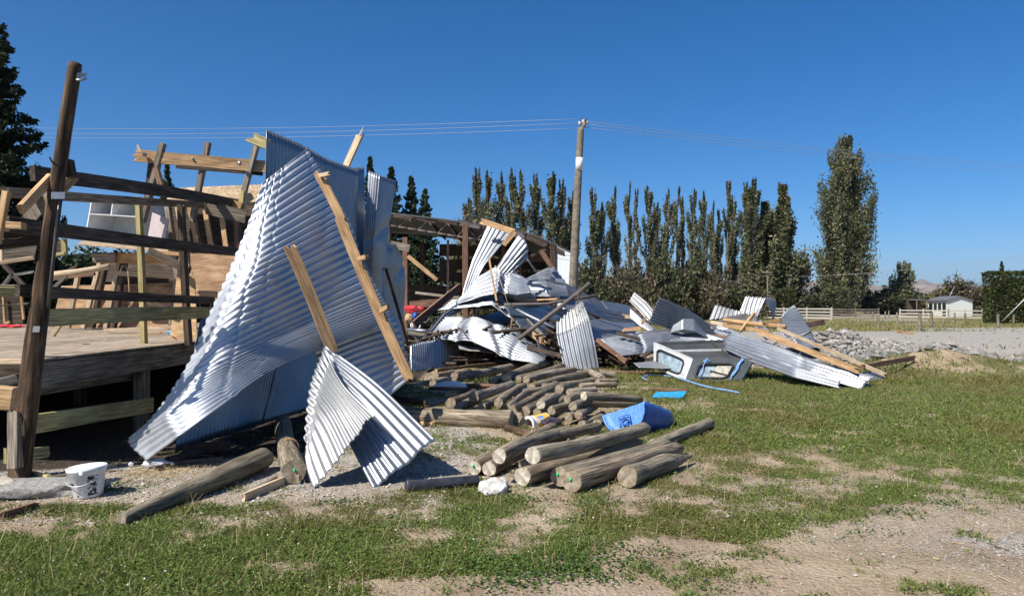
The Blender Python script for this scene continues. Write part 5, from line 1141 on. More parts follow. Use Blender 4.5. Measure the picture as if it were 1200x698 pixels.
WOODS = [ # px,py,Y -> px,py,Y, w,t,mat,jag,label
 ((561, 258, 21.3), (603, 272, 20.9), .17, .06, 'pine', (.2, 0), 'orange timber lying across the top of the iron fan'),
 ((603, 271, 20.9), (589, 288, 20.9), .15, .06, 'pine', (0, .05), 'short timber joined at an angle under the fan timber'),
 ((572, 296, 19.9), (582, 353, 19.6), .19, .05, 'pine', (.6, 0), 'splintered orange timber standing in front of the iron hump'),
 ((632, 291, 23), (647, 313, 23), .16, .07, 'red_wood', (.3, 0), 'dark pointed stake left of the white shed panel'),
 ((485, 380, 21), (539, 336, 22.5), .22, .07, 'red_wood', (0, 0), 'brown plank slanting up left of the crumpled sheets'),
 ((487, 343, 23), (540, 349, 22.5), .08, .05, 'grey_wood', (0, 0), 'thin grey batten at the shed mouth'),
 ((520, 395, 20), (478, 390, 20), .08, .05, 'grey_wood', (0, 0), 'short grey board left of the narrow iron tail'),
 ((610, 352, 20.3), (655, 350, 20), .05, .05, 'pine', (.1, .1), 'small yellow timber under the iron hump'),
 ((640, 385, 19.3), (690, 398, 18.9), .12, .05, 'dark_wood', (0, 0), 'dark board low in the heap behind the standing sheet'),
 ((596, 383, 19.6), (655, 404, 18.8), .14, .06, 'dark_wood', (0, 0), 'dark joist sloping under the brown pipe'),
 ((612, 372, 19.8), (640, 400, 19), .20, .05, 'grey_wood', (.1, .1), 'broad split grey board under the brown pipe'),
 ((640, 402, 18.6), (618, 388, 19.3), .15, .06, 'pine', (.2, .1), 'torn pale offcut beside the arched sheet'),
 ((618, 407, 18.4), (660, 417, 18), .1, .06, 'dark_wood', (0, .1), 'dark batten left of the bright standing sheet foot'),
 ((700, 398, 18.2), (734, 424, 17.4), .10, .07, 'red_wood', (0, 0), 'reddish batten sloping down right of the bright standing sheet'),
 ((702, 433, 17.6), (800, 441, 16.9), .035, .06, 'red_wood', (0, 0), 'thin reddish board lying on the grass right of the standing sheet'),
 ((712, 367, 20.6), (748, 373, 20.6), .10, .06, 'pine_pale', (.15, .1), 'pale timber resting on the bluish sheets'),
 ((728, 387, 18.5), (752, 384, 18.5), .09, .07, 'pine', (.1, .05), 'short orange block on the bluish flat sheet'),
 ((752, 380, 19), (757, 371, 19), .07, .05, 'pine', (0, .05), 'tiny orange peg below the narrow pale sheet'),
 ((750, 398, 17.9), (722, 390, 18.2), .08, .05, 'dark_wood', (0, 0), 'dark offcut at the left end of the low ridged sheet'),
 ((868, 388, 18.8), (884, 367, 19.2), .08, .06, 'pine', (0, 0), 'short diagonal timber across the round rail at the right heap'),
 ((832, 377, 19.8), (872, 384, 19.3), .09, .06, 'pine_pale', (.1, .1), 'pale board left of the round rail'),
 ((893, 381, 18.6), (919, 374, 18.8), .12, .06, 'pine', (.1, .2), 'broken orange board at the right end of the round rail'),
 ((886, 387, 16.3), (1010, 436, 14.5), .12, .05, 'pine', (.15, .2), 'long orange timber lying on the very long sheet'),
 ((910, 384, 18.0), (1040, 440, 15.4), .08, .05, 'pine_pale', (.1, .1), 'long brown timber parallel above the orange timber'),
 ((1010, 430, 15.8), (1072, 419, 17.2), .11, .06, 'red_wood', (0, .1), 'brown plank bridging from the iron tip to the soil heap'),
 ((925, 384, 20.2), (965, 377, 21), .16, .08, 'red_wood', (0, 0), 'brown plank end right of the bold striped sheet'),
 ((835, 392, 18.6), (868, 398, 18.2), .07, .05, 'red_wood', (.1, .1), 'small brown stick among the crushed sheets'),
 ((760, 456, 14), (806, 460, 13.8), .04, .10, 'red_wood', (0, 0), 'flat brown board lying on the grass above the cyan plastic'),
 ((1048, 388, 22), (1074, 391, 22), .07, .25, 'pine', (.2, .2), 'orange plank scrap on the gravel edge'),
 ((560, 398, 20.5), (600, 412, 19.5), .10, .06, 'pine', (.1, .1), 'orange batten in the dark below the arched sheet'),
 ((845, 381, 19.4), (905, 389, 18.4), .10, .05, 'pine', (.1, .1), 'orange board under the round rail'),
]
for a, b_, w, t, mt, jg, lab in WOODS:
    nm = 'board' if 'board' in lab else ('plank' if 'plank' in lab else 'timber')
    p0, p1 = P(*a), P(*b_); p0[2] = max(p0[2], .03); p1[2] = max(p1[2], .03)
    beam(nm, p0, p1, w, t, mt, lab, nm, jag=jg, bend=.004)
tube('metal_pipe', [P(608, 397, 18.6), P(650, 365, 18.9), P(691, 332, 19.2)], .055, 'rust', 'long rusty pipe slanting up through the middle of the heap', 'pipe', sides=10)
tube('metal_pipe', [P(580, 357, 19.8), P(640, 356, 19.8), P(700, 346, 20.2)], .04, 'rust', 'thin rusty pipe lying level across the heap', 'pipe', sides=10)
tube('metal_pipe', [P(585, 352, 20.2), P(620, 370, 19.6), P(656, 387, 19)], .04, 'galv', 'straight silver pipe sloping down behind the arched sheet', 'pipe', sides=10)
tube('wire_strand', [P(580, 311, 19.7), P(592, 345, 19.6), P(600, 372, 19.5), P(597, 395, 19.4)], .012, 'straw', 'thin yellow cord hanging beside the splintered timber', 'cord')
tube('wire_strand', [P(682, 352, 18.8), P(676, 345, 18.8), P(684, 338, 18.8), P(672, 362, 18.8)], .014, 'straw', 'loop of thin cord above the standing sheet', 'cord')
tube('wire_strand', [P(615, 300, 21), P(628, 318, 21.5)], .025, 'wire', 'straight grey rod between the iron fan and the triangular sheet', 'rod')
log('round_rail', P(848, 375, 19.4), P(921, 383, 18.4), .065, .06, 'pine', 'pine_pale', 'pale round rail lying across the right part of the heap', 'rail')
# dark rubble inside the heap (uncountable)
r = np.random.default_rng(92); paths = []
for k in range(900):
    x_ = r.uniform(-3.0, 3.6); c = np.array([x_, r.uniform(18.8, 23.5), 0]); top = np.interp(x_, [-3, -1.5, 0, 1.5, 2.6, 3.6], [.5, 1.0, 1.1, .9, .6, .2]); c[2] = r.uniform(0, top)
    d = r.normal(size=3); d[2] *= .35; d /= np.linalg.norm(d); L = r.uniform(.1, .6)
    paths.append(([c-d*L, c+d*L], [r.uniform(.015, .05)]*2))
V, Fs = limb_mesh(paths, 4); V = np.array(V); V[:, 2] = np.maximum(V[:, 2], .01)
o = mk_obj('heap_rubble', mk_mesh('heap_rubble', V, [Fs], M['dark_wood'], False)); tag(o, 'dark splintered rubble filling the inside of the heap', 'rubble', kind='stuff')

# ------------------------------------------------------------------ old canopy on its side
cp = empty('vehicle_canopy', (P(830, 446, 15.8)[0], 16.2, 0), 'discarded white and grey vehicle canopy tipped on its side at the foot of the heap', 'canopy')
a = P(802, 445.5, 15.85); b_ = P(868, 447, 15.6); c_ = P(884, 421, 15.9); d_ = P(811, 421, 16.1); e_ = P(767, 431, 17.1); f_ = P(767, 402, 17.3); g_ = P(850, 399, 17.5); h_ = P(880, 424, 17.0)
def quad_frame(nm, c, u0, u1, v0, v1, out, matf, par, th=.03, wd=None):
    """face with a rectangular opening: four bars"""
    q = lambda u, v: ((c[0]*(1-u)+c[1]*u)*(1-v)+(c[3]*(1-u)+c[2]*u)*v)+out
    for (x0, x1, y0, y1) in [(0, 1, 0, v0), (0, 1, v1, 1), (0, u0, v0, v1), (u1, 1, v0, v1)]:
        slab(nm, [q(x0, y0), q(x1, y0), q(x1, y1), q(x0, y1)], th, matf, parent=par, nu=2, nv=2)
def ring(nm, c, u0, u1, v0, v1, off, r_, matf, par, rad=.25, n_=7):
    q = lambda u, v: ((c[0]*(1-u)+c[1]*u)*(1-v)+(c[3]*(1-u)+c[2]*u)*v)+off
    pts = []; ru = (u1-u0)*rad*.7; rv = (v1-v0)*rad
    for cx_, cy_, s in ((u1-ru, v1-rv, 0), (u0+ru, v1-rv, 90), (u0+ru, v0+rv, 180), (u1-ru, v0+rv, 270)):
        for k in range(n_): an = math.radians(s+90*k/(n_-1)); pts.append(q(cx_+ru*math.cos(an), cy_+rv*math.sin(an)))
    pts.append(pts[0]); return tube(nm, pts, r_, matf, parent=par, sides=8), pts
c1 = [e_, a, d_, f_]; n1 = np.cross(a-e_, f_-e_); n1 /= np.linalg.norm(n1); n1 = n1 if n1[1] < 0 else -n1
quad_frame('end_face', c1, .12, .86, .2, .82, 0*n1, 'canopy_white', cp, .05)
q = lambda c, u, v: ((c[0]*(1-u)+c[1]*u)*(1-v)+(c[3]*(1-u)+c[2]*u)*v)
o = slab('end_window', [q(c1, .1, .16), q(c1, .88, .16), q(c1, .88, .86), q(c1, .1, .86)], .012, 'old_glass', parent=cp, nu=2, nv=2); 
ring('window_seal', c1, .12, .87, .17, .84, n1*.035, .022, 'rubber', cp)
c2 = [a, b_, c_, d_]; n2 = np.cross(b_-a, d_-a); n2 /= np.linalg.norm(n2); n2 = n2 if n2[1] < 0 else -n2
quad_frame('side_face', c2, .17, .72, .12, .74, 0*n2, 'canopy_grey', cp, .05)
ring('window_seal', c2, .16, .73, .10, .76, n2*.035, .026, 'rubber', cp)
slab('side_window', [q(c2, .17, .12)-n2*.02, q(c2, .72, .12)-n2*.02, q(c2, .72, .74)-n2*.02, q(c2, .17, .74)-n2*.02], .012, 'old_glass', parent=cp, nu=2, nv=2)
slab('window_bar', [q(c2, .38, .42)+n2*.01, q(c2, .72, .22)+n2*.01, q(c2, .72, .28)+n2*.01, q(c2, .38, .48)+n2*.01], .02, 'rubber', parent=cp, nu=1, nv=1)
slab('window_card', [q(c2, .40, .13)+n2*0, q(c2, .71, .13)+n2*0, q(c2, .71, .72)+n2*0, q(c2, .46, .72)+n2*0], .01, 'cardboard', parent=cp, nu=1, nv=1, jag=.0)
slab('slanted_end', [b_, b_+(h_-b_)*.8, h_, c_], .04, 'canopy_grey', parent=cp, nu=1, nv=1)
slab('back_face', [e_, b_+[0, 1.3, 0], g_, f_], .03, 'canopy_grey', parent=cp, nu=1, nv=1)
beam('rim', f_, d_, .05, .06, 'canopy_white', parent=cp); beam('rim', d_, c_, .045, .06, 'steel_dark', parent=cp); beam('rim', c_, g_, .04, .05, 'steel_dark', parent=cp); beam('rim', f_, g_, .05, .06, 'steel_dark', parent=cp)
slab('inner_dark', [f_-[0, 0, .05], d_-[0, 0, .05], c_-[0, 0, .05], g_-[0, 0, .05]], .02, 'steel_dark', parent=cp, nu=1, nv=1)  # dark slab added under the rims for the dark of the open inside
beam('corner_trim', a, d_, .05, .06, 'canopy_white', parent=cp); beam('inner_rib', f_*.5+d_*.5, g_*.5+c_*.5, .05, .05, 'canopy_white', parent=cp)
beam('inner_rib', f_*.2+g_*.8, d_*.35+c_*.65, .06, .04, 'steel_dark', parent=cp); beam('hinge_box', d_*.6+c_*.4+[0, .3, -.05], d_*.4+c_*.6+[0, .5, -.03], .08, .07, 'galv', parent=cp)
for uu in (.24, .80):
    pts = [q(c2, uu+.010*math.sin(k*1.3), 1.02-k*.09)+n2*(.05+.01*math.sin(k)) for k in range(12)]
    tube('tie_rope', pts, .016 if uu > .5 else .011, 'blue_rope', parent=cp, sides=6)
    if uu > .5: tube('tie_rope', [q(c2, uu+.025+.012*math.cos(k*1.1), .95-k*.085)+n2*.06 for k in range(10)], .016, 'blue_rope', parent=cp, sides=6)
tube('tie_rope', [q(c2, .20, .86)+n2*.05, q(c2, .25, .93)+n2*.06, q(c2, .32, .86)+n2*.05, q(c2, .26, .82)+n2*.05, q(c2, .20, .86)+n2*.05], .014, 'blue_rope', parent=cp, sides=6)
pts = [PG(x_, y_)*[1, 1, 0]+[0, 0, .03] for x_, y_ in [(758, 447), (753, 444), (758, 441), (775, 441), (790, 443), (806, 448), (822, 453), (838, 457), (852, 459), (866, 462)]]
tube('blue_rope', pts, .02, 'blue_rope', 'faded blue hose trailing over the grass from the old canopy', 'hose')

# ------------------------------------------------------------------ posts lying in front
def contact(py, rpx, lift): return GY(py+rpx, lift)
LOGN = [0]
def lg(x0, y0, x1, y1, r0, r1, l0=0, l1=0, lab=None, grp=None, mat='log_bark', end='end_brown', cat='post', name='timber_post', **k):
    Ya = contact(y0, r0, l0); Yb = contact(y1, r1, l1); LOGN[0] += 1
    p0 = P(x0, y0, Ya); p1 = P(x1, y1, Yb)
    return log(name, p0, p1, r0/F*Ya, r1/F*Yb, mat, end, lab, cat, grp, seed=LOGN[0], **k)
G1 = 'thick round posts laid side by side on the grass'
lg(735, 558.5, 810, 534, 13.2, 9.3, 0, 0, 'nearest thick post of the front stack, pointed at its right end', G1, 'log_pale', 'end_brown', point=.5)
f2 = lg(670, 564.4, 800, 524, 12.9, 8.5, 0, 0, 'dark stained thick post, second from the front, with a green paint dot', G1, 'log_bark', 'end_brown', point=.1)
f3 = lg(655, 558.4, 786, 519, 12.4, 7.7, .02, .0, 'thick post third from the front with a green paint dot on its end', G1, 'log_pale', 'end_brown', point=.1)
lg(612, 558.3, 752, 517, 12.0, 7.4, .0, .0, 'brown thick post, fourth from the front, with whitish cut end', G1, 'log_bark', 'end_pale', point=.12)
lg(624, 533.6, 762, 500, 10.3, 7.7, .24, .12, 'greenish post lying on top of the front stack with a rusty wire mark', G1, 'log_pale', 'end_pale', point=.2)
lg(585, 534.0, 668, 504, 9.1, 5.5, .20, .05, 'post on top at the left with a bright speckled end', G1, 'log_bark', 'end_pale')
f7 = lg(556, 547.9, 648, 500, 8.3, 5.8, 0, 0, 'leftmost post of the front stack, with a green paint dot', G1, 'log_bark', 'end_pale')
lg(573, 549.0, 660, 512, 8.7, 6.2, 0, 0, 'post under the speckled one with a pale round end', G1, 'log_bark', 'end_pale')
lg(613, 545.7, 690, 515, 6.7, 6.2, .0, .0, 'hidden shorter post showing its end beneath the greenish post', G1, 'log_pale', 'end_brown')
lg(596, 525.6, 700, 500, 5.8, 6.2, .1, .04, 'narrow post between the speckled post and the greenish post', G1, 'log_pale', 'end_brown')
lg(760, 522.8, 832, 495, 7.5, 6.2, 0, 0, 'single brown post lying on the grass right of the blue drum', G1, 'log_pale', 'end_brown', pointn=.15)
for o, px, py, Yd in ((f2, 667, 568, 5.97), (f3, 650, 561, 6.07), (f7, 554, 542, 6.9)):
    m = o.matrix_basis.copy(); loc = Vector(P(px, py, Yd)); ax = (m.to_3x3() @ Vector((1, 0, 0))).normalized()
    c = m.translation-ax*.006; up_v = Vector((0, 0, 1)); sidev = ax.cross(up_v).normalized(); upv = sidev.cross(ax)
    bl = blob('paint_dot', c+sidev*(-.01)+upv*.02, (.012, .02, .018), 'paint_green', 3, parent=o)
# foreground post with tapered end, banded post
lg(142, 608, 310, 536, 6.5, 13, 0, 0, 'long grey post lying in the grass, thin end towards the viewer', None, 'log_pale', 'end_brown', mid=.09)
bp_ = lg(345, 552, 332, 494, 14.5, 9, 0, 0, 'short thick post with a wire band and a green dot, pointing at the viewer', None, 'log_pale', 'end_brown')
m = bp_.matrix_basis; ax = (m.to_3x3() @ Vector((1, 0, 0))).normalized(); s1 = ax.cross(Vector((0, 0, 1))).normalized(); s2 = s1.cross(ax); L_ = 2.2
for k, t in enumerate((1.15, 1.2)):
    c = m.translation+ax*t; tube('wire_band', [c+(s1*math.cos(a_)+s2*math.sin(a_))*.098 for a_ in np.linspace(0, 2*math.pi, 25)], .006, 'pine', parent=bp_, sides=5)
blob('paint_dot', m.translation-ax*.004+s2*.01, (.012, .014, .018), 'paint_green', 3, parent=bp_)
tube('nail', [m.translation-ax*.005+s1*(.035)-s2*.03, m.translation-ax*.02+s1*.036-s2*.085], .007, 'pine', parent=bp_, sides=5)
lg(466, 486, 600, 491, 9, 10.5, 0, 0, 'long grey log lying level in front of the log heap', None, 'log_bark', 'end_brown', cat='log', name='log', rough=.1)
lg(604, 490, 612, 494, 9, 6, .0, .0, 'dark broken log butt at the right end of the level grey log', None, 'log_bark', 'end_brown', cat='log', name='log', rough=.2)
lg(594, 501, 617, 509, 4, 5, 0, 0, 'short dark bark piece below the end of the level grey log', None, 'pole_brown', 'pine', cat='log', name='log')
# heap of thinner posts
G2 = 'thin grey posts tumbled in a heap'
heap = [
 (511, 440.5, 530, 436, 3.6, 3.6, 0, 0, 'stubby post at the far left of the heap back row'), (532, 441, 548, 435, 4.6, 4.2, 0, 0, 'short dark ended post left of the longest back row post'),
 (542.6, 441.5, 622, 426, 5.6, 4.4, 0, 0, 'longest post of the heap back row'), (593.5, 443.5, 648, 424, 5.6, 4.5, 0, 0, 'back row post with a ringed end under the iron tip'),
 (607, 444, 660, 428.5, 4.7, 4.2, 0, 0, 'back row post right of the ringed end'), (616.5, 444.5, 673, 433.5, 4.9, 4.2, .0, .05, 'dark shaded back row post before the bright sheet'),
 (623, 453, 690, 438, 4.2, 4.0, .05, .05, 'weathered post crossing the middle of the heap'), (638, 453, 701, 444, 4.2, 4.0, .05, .0, 'weathered post just below the crossing post'),
 (507, 449, 526, 444, 4.4, 4, 0, 0, 'short post at the left edge beside the white block'), (576, 447, 586, 441, 4, 4, 0, 0, 'small post end peeping between the back row posts'),
 (528, 472, 556, 460, 6.2, 5, 0, 0, 'dark ended post at the left front of the heap'), (555, 465, 600, 450.5, 6.2, 4.8, .1, .05, 'post with round grey end, front left of the heap'),
 (564.5, 477, 602, 458, 5.6, 4.6, 0, 0, 'post lying under the round grey ended one'), (584, 472, 614, 453, 5.6, 4.6, .08, .05, 'steeply angled post in the middle front'),
 (594, 478, 619, 458, 4.6, 4.4, 0, 0, 'thin angled post right of the middle front one'), (600, 480, 652, 451, 5.4, 5, .05, .05, 'long blue grey post slanting through the heap centre'),
 (616, 481, 640, 468, 5.8, 5.6, 0, 0, 'short fat post below the blue grey one'), (633.7, 474, 660, 461.5, 5.3, 5, .15, .15, 'short pale ended post lying on the heap centre'),
 (630, 484, 662, 468, 6.4, 5.6, .0, .1, 'shaded post above the yellow bucket'), (684, 463.7, 750, 467.5, 5.4, 4.6, .36, .22, 'level post on the right of the heap with a pale dot end'),
 (667, 460, 697, 457.5, 5.6, 5, .30, .30, 'short thick post behind the level post'), (686, 471, 757, 473, 6, 5, .20, .10, 'blue grey level post just above the blue drum'),
 (666, 489, 692, 479, 5, 5, .05, .05, 'round ended post low in the right stack'), (677.5, 486, 697, 475, 5, 5, .12, .12, 'mottled round ended post right of the low one'),
 (682, 497, 706, 486, 5, 5, 0, 0, 'lowest dark post of the right stack'), (699.6, 496, 716, 492, 5.4, 5, 0, 0, 'stubby post touching the blue drum'),
 (671, 476, 690, 470, 5.4, 5, .22, .22, 'split ended post in the right stack'), (664.5, 468, 682, 462, 4.4, 4, .28, .28, 'small dark post end atop the right stack'),
 (655, 456, 669, 452, 5.6, 5, .25, .25, 'chopped block like post end at the heap top'), (687, 434, 706, 443, 4.2, 4, .1, .05, 'flat grey offcut sloping at the back right of the heap'),
 (703, 437, 721, 439, 4.4, 4, .08, .05, 'knobbly short post at the back right corner'), (680, 452, 722, 450.5, 3.8, 3.2, .05, .05, 'thin brown post pointing right to the grass'),
 (536, 478, 560, 466, 4.6, 4, 0, 0, 'pale half buried post at the left front'), (646, 481, 676, 470, 5, 5, .1, .12, 'shaded post leaning into the right stack'),
 (700, 447, 722, 446, 3.6, 3.4, .05, .02, 'short dark stick at the right rim of the heap'), (600, 462, 640, 456, 5, 4.5, .0, .0, 'hidden post in the dark centre of the heap'), (640, 466, 690, 462, 5, 5, .0, .0, 'hidden post under the short thick post'), (560, 456, 610, 452, 4.5, 4.2, 0, 0, 'hidden post between the back row and front row')]
for i, (x0, y0, x1, y1, r0_, r1_, l0, l1, lab) in enumerate(heap):
    lg(x0, y0, x1, y1, r0_, r1_, l0, l1, lab, G2, 'log_pale' if i % 3 == 0 else ('log_bark' if i % 3 == 1 else 'grey_wood'), 'end_pale' if i in (19, 3, 17) else 'end_brown', rough=.09)
for x0, y0, x1, y1, r_, mt, lab in [(503, 454.5, 556, 456.5, 2.2, 'red_wood', 'reddish thin pole in front of the white block'), (539, 451, 588, 452.5, 2.4, 'red_wood', 'reddish thin pole overlapping the first one'), (511, 434, 587, 425.5, 2, 'pole_brown', 'long thin dark pole behind the back row posts')]:
    lg(x0, y0, x1, y1, r_, r_, .1, .1, lab, None, mt, 'pine', cat='pole', name='thin_pole', rough=.03)
blob('white_block', PG(528, 460)*[1, 1, 0]+[0, 0, .10], (.34, .16, .12), 'white_board', 21, rough=.1, label='white foam block behind the reddish thin poles', cat='block')
beam('brick_offcut', PG(523, 465)+[0, 0, .04], PG(537, 466)+[0, 0, .04], .07, .1, 'pine', 'small orange offcut left of the heap of posts', 'offcut')
beam('offcut', PG(493, 497)+[0, 0, .03], PG(510, 499)+[0, 0, .03], .05, .08, 'pine', 'small orange offcut below the level grey log', 'offcut', jag=(.03, .03))
beam('offcut', PG(520, 425)+[0, 0, .05], PG(500, 437)+[0, 0, .05], .05, .06, 'dark_wood', 'dark stick near the iron tail', 'stick')

# blue half drum
hd = empty('blue_half_drum', P(745, 500, 9.7)*[1, 1, 0], 'blue plastic drum cut in half, its scuffed round end facing the viewer', 'drum')
L0 = P(706.5, 486, 9.55); R0 = P(755, 470, 9.15); cen = (L0+R0)/2; U = (R0-L0)/2; rad = np.linalg.norm(U); U /= rad
axd = P(795, 484, 9.9)-P(755, 470, 9.15); AL = np.linalg.norm(axd); axd /= AL
nn_ = np.cross(U, axd); nn_ /= np.linalg.norm(nn_); nn_ = -nn_ if nn_[2] > 0 else nn_
axd2 = np.cross(U, nn_); axd2 = axd2 if axd2[0] > 0 else -axd2; axd = axd
V = []; ns = 30; na = 12
for j in range(na+1):
    t = j/na; c = cen+axd*AL*1.1*t; rr_ = rad*(1-.02*math.cos(t*6.28*2))*(1 if t < .5 else 1-.4*((t-.5)/.5)**2)
    for i in range(ns+1):
        an = math.pi*i/ns; V.append(c+(-U*math.cos(an)+nn_*math.sin(an))*rr_)
Fs = [(j*(ns+1)+i, j*(ns+1)+i+1, (j+1)*(ns+1)+i+1, (j+1)*(ns+1)+i) for j in range(na) for i in range(ns)]
quadobj('body', V, [np.array(Fs)], 'blue_plastic', hd, .008); hd.children[-1].data.polygons.foreach_set("use_smooth", [True]*len(Fs))
V = []; rings = 8
for k in range(rings+1):
    for i in range(ns+1):
        an = math.pi*i/ns; rr_ = rad*.985*k/rings; dz_ = .012 if k < 7 else 0
        V.append(cen+axd*(.012+dz_)+(-U*math.cos(an)+nn_*math.sin(an))*rr_)
Fs = [(k*(ns+1)+i, k*(ns+1)+i+1, (k+1)*(ns+1)+i+1, (k+1)*(ns+1)+i) for k in range(rings) for i in range(ns)]
quadobj('end_disc', V, [np.array(Fs)], 'blue_scuffed', hd, .006)
tube('rim', [cen-axd*.004+(-U*math.cos(math.pi*i/24)+nn_*math.sin(math.pi*i/24))*rad for i in range(25)], .011, 'blue_scuffed', parent=hd)
bc_ = cen+nn_*rad*.52-axd*.01; tube('bung', [bc_+(U*math.cos(a_)+nn_*math.sin(a_))*.045 for a_ in np.linspace(0, 2*math.pi, 17)], .011, 'blue_plastic', parent=hd)
tube('moulded_mark', [bc_-U*.08+nn_*.06, bc_-U*.08-nn_*.07, bc_+U*.08-nn_*.07, bc_+U*.08+nn_*.06], .008, 'blue_plastic', parent=hd)
slab('cyan_sheet', [PG(764, 467)*[1, 1, 0]+[0, 0, .03], PG(800, 468)*[1, 1, 0]+[0, 0, .03], PG(805, 463)*[1, 1, 0]+[0, 0, .07], PG(770, 463.5)*[1, 1, 0]+[0, 0, .06]], .015, 'cyan_plastic', 'scrap of cyan plastic lying on the grass beyond the blue drum', 'plastic scrap', nu=4, nv=2, jag=.04)

# ------------------------------------------------------------------ buckets and small things
def lathe(name, prof, mat, parent, seg=40, M_=None, cap=False):
    V = []; n = seg
    for r_, z_ in prof:
        for k in range(n): V.append((math.cos(2*math.pi*k/n)*r_, math.sin(2*math.pi*k/n)*r_, z_))
    Fs = [(i*n+k, i*n+(k+1) % n, (i+1)*n+(k+1) % n, (i+1)*n+k) for i in range(len(prof)-1) for k in range(n)]
    V = np.array(V)
    if M_ is not None: V = V @ np.array(M_.to_3x3()).T+np.array(M_.translation)
    o = mk_obj(name, mk_mesh(name, V, [Fs], M[mat], True), parent)
    return o
bl_ = PG(104, 581); bl_[2] = 0
bk = empty('bucket', bl_, 'white plastic bucket with a torn black label standing by the leaning pole', 'bucket')
Mb = Matrix.Translation(Vector(bl_)) @ Matrix.Rotation(math.radians(-4), 4, 'Y') @ Matrix.Scale(.88, 4)
lathe('body', [(0, .003), (.118, .003), (.124, .012), (.158, .225), (.163, .228), (.164, .252), (.168, .255), (.169, .268)], 'white_plastic', bk, M_=Mb)
lathe('lid', [(.172, .255), (.176, .262), (.176, .285), (.170, .289), (.160, .283), (.10, .279), (0, .279)], 'white_plastic', bk, M_=Mb)
def patch(nm, a0, a1, z0, z1, mat, dr=.0022, n_=10):
    V = []
    for j in range(n_+1):
        z = z0+(z1-z0)*j/n_; rr_ = .122+(z-.005)*.158*1.0+dr
        for i in range(n_+1):
            an = math.radians(a0+(a1-a0)*i/n_); V.append(Mb @ Vector((math.cos(an)*rr_, math.sin(an)*rr_, z)))
    Fs = [(j*(n_+1)+i, j*(n_+1)+i+1, (j+1)*(n_+1)+i+1, (j+1)*(n_+1)+i) for j in range(n_) for i in range(n_)]
    return mk_obj(nm, mk_mesh(nm, [tuple(v) for v in V], [Fs], mat, True), bk)
m, n, l, b = newmat('torn_label')
tc = n.new("ShaderNodeTexCoord"); t1 = N(n, "ShaderNodeTexNoise", Scale=34, Detail=5, Roughness=.7); l.new(tc.outputs['Object'], t1.inputs['Vector'])
rr2 = ramp(n, [(.50, (.015, .015, .017)), (.53, (.72, .74, .76))]); l.new(t1.outputs['Fac'], rr2.inputs[0]); l.new(rr2.outputs[0], b.inputs['Base Color']); b.inputs['Roughness'].default_value = .5
patch('torn_label', -62, -25, .03, .215, m)
patch('label_block', -128, -112, .125, .155, M['black_ink']); patch('label_block', -126, -117, .08, .115, M['mauve_board']); patch('label_code', -104, -99, .022, .04, M['black_ink'])
for k in range(12): patch('label_text', -95+(k % 2)*.6, -92.5-(k % 3)*.5, .05+k*.0125, .058+k*.0125, M['rag'], n_=1)
for k in range(7): patch('label_text', -88, -86.6-(k % 3)*.4, .04+k*.013, .047+k*.013, M['rag'], n_=1)
def lettering(nm, s, a_deg, z, size, mat, par):
    cu = bpy.data.curves.new(nm, 'FONT'); cu.body = s; cu.size = size; cu.extrude = .0008; cu.align_x = 'CENTER'
    o = bpy.data.objects.new(nm, cu); COL.objects.link(o); dg = bpy.context.evaluated_depsgraph_get(); me = bpy.data.meshes.new_from_object(o.evaluated_get(dg)); bpy.data.objects.remove(o)
    me.materials.clear(); me.materials.append(M[mat]); an = math.radians(a_deg)
    for v in me.vertices:
        th = an+v.co.x/.15; zz_ = z+v.co.y; rr_ = .122+(zz_-.005)*.158+.004+v.co.z
        v.co = Mb @ Vector((math.cos(th)*rr_, math.sin(th)*rr_, zz_))
    return mk_obj(nm, me, par)
lettering('letters', 'RA', -45, .175, .045, 'black_ink', bk); 
pts = [Mb @ Vector((math.cos(math.radians(a_))*.172*(1+.06*math.sin(math.radians(a_+180))), math.sin(math.radians(a_))*.176-.012, .235-.10*max(0, math.sin(math.radians(-a_)))**1.0*1.0)) for a_ in np.linspace(-175, -40, 20)]
tube('handle', [np.array(p) for p in pts], .004, 'wire', parent=bk, sides=6)
blob('handle_lug', np.array(Mb @ Vector((.04, -.168, .245))), (.02, .01, .02), 'white_plastic', 3, parent=bk)
yb = empty('yellow_bucket', P(630, 496, 9.8)*[1, 1, 0], 'tipped white bucket with an orange label and a dark rag among the posts', 'bucket')
pA = Vector(P(619.5, 497, 9.75)); pB = Vector(P(641, 491, 9.95)); ax = (pB-pA).normalized(); Ry = ax.to_track_quat('Z', 'Y').to_matrix().to_4x4(); Ry.translation = pA; Lq = (pB-pA).length
lathe('body', [(.075, 0), (.102, -.004), (.107, .0), (.107, .02), (.101, .022), (.099, Lq*.25)], 'white_plastic', yb, M_=Ry)
lathe('label_band', [(.0995, Lq*.25), (.094, Lq*.95)], 'yellow', yb, M_=Ry); lathe('base', [(.094, Lq*.95), (.092, Lq), (0, Lq)], 'white_plastic', yb, M_=Ry)
nf = Vector((0, -1, .25)).normalized()
sq = (nf-ax*nf.dot(ax)).normalized(); sq2 = ax.cross(sq)
for du, dv, w_, h_2, mt in [(.45, .0, .05, .03, 'white_board'), (.62, .25, .03, .02, 'white_board'), (.5, -.45, .045, .02, 'blue_scuffed')]:
    c = pA+ax*Lq*du+(sq*math.cos(dv)+sq2*math.sin(dv))*.100; e1_ = ax*w_; e2_ = (sq2*math.cos(dv)-sq*math.sin(dv))*h_2
    slab('label_mark', [c-e1_-e2_, c+e1_-e2_, c+e1_+e2_, c-e1_+e2_], .003, mt, parent=yb, nu=1, nv=1)
blob('rag', P(646, 493.5, 9.75), (.15, .1, .07), 'rag', 8, rough=.8, label='dark rag slumped over the tipped yellow labelled bucket', cat='rag', rot=.3)
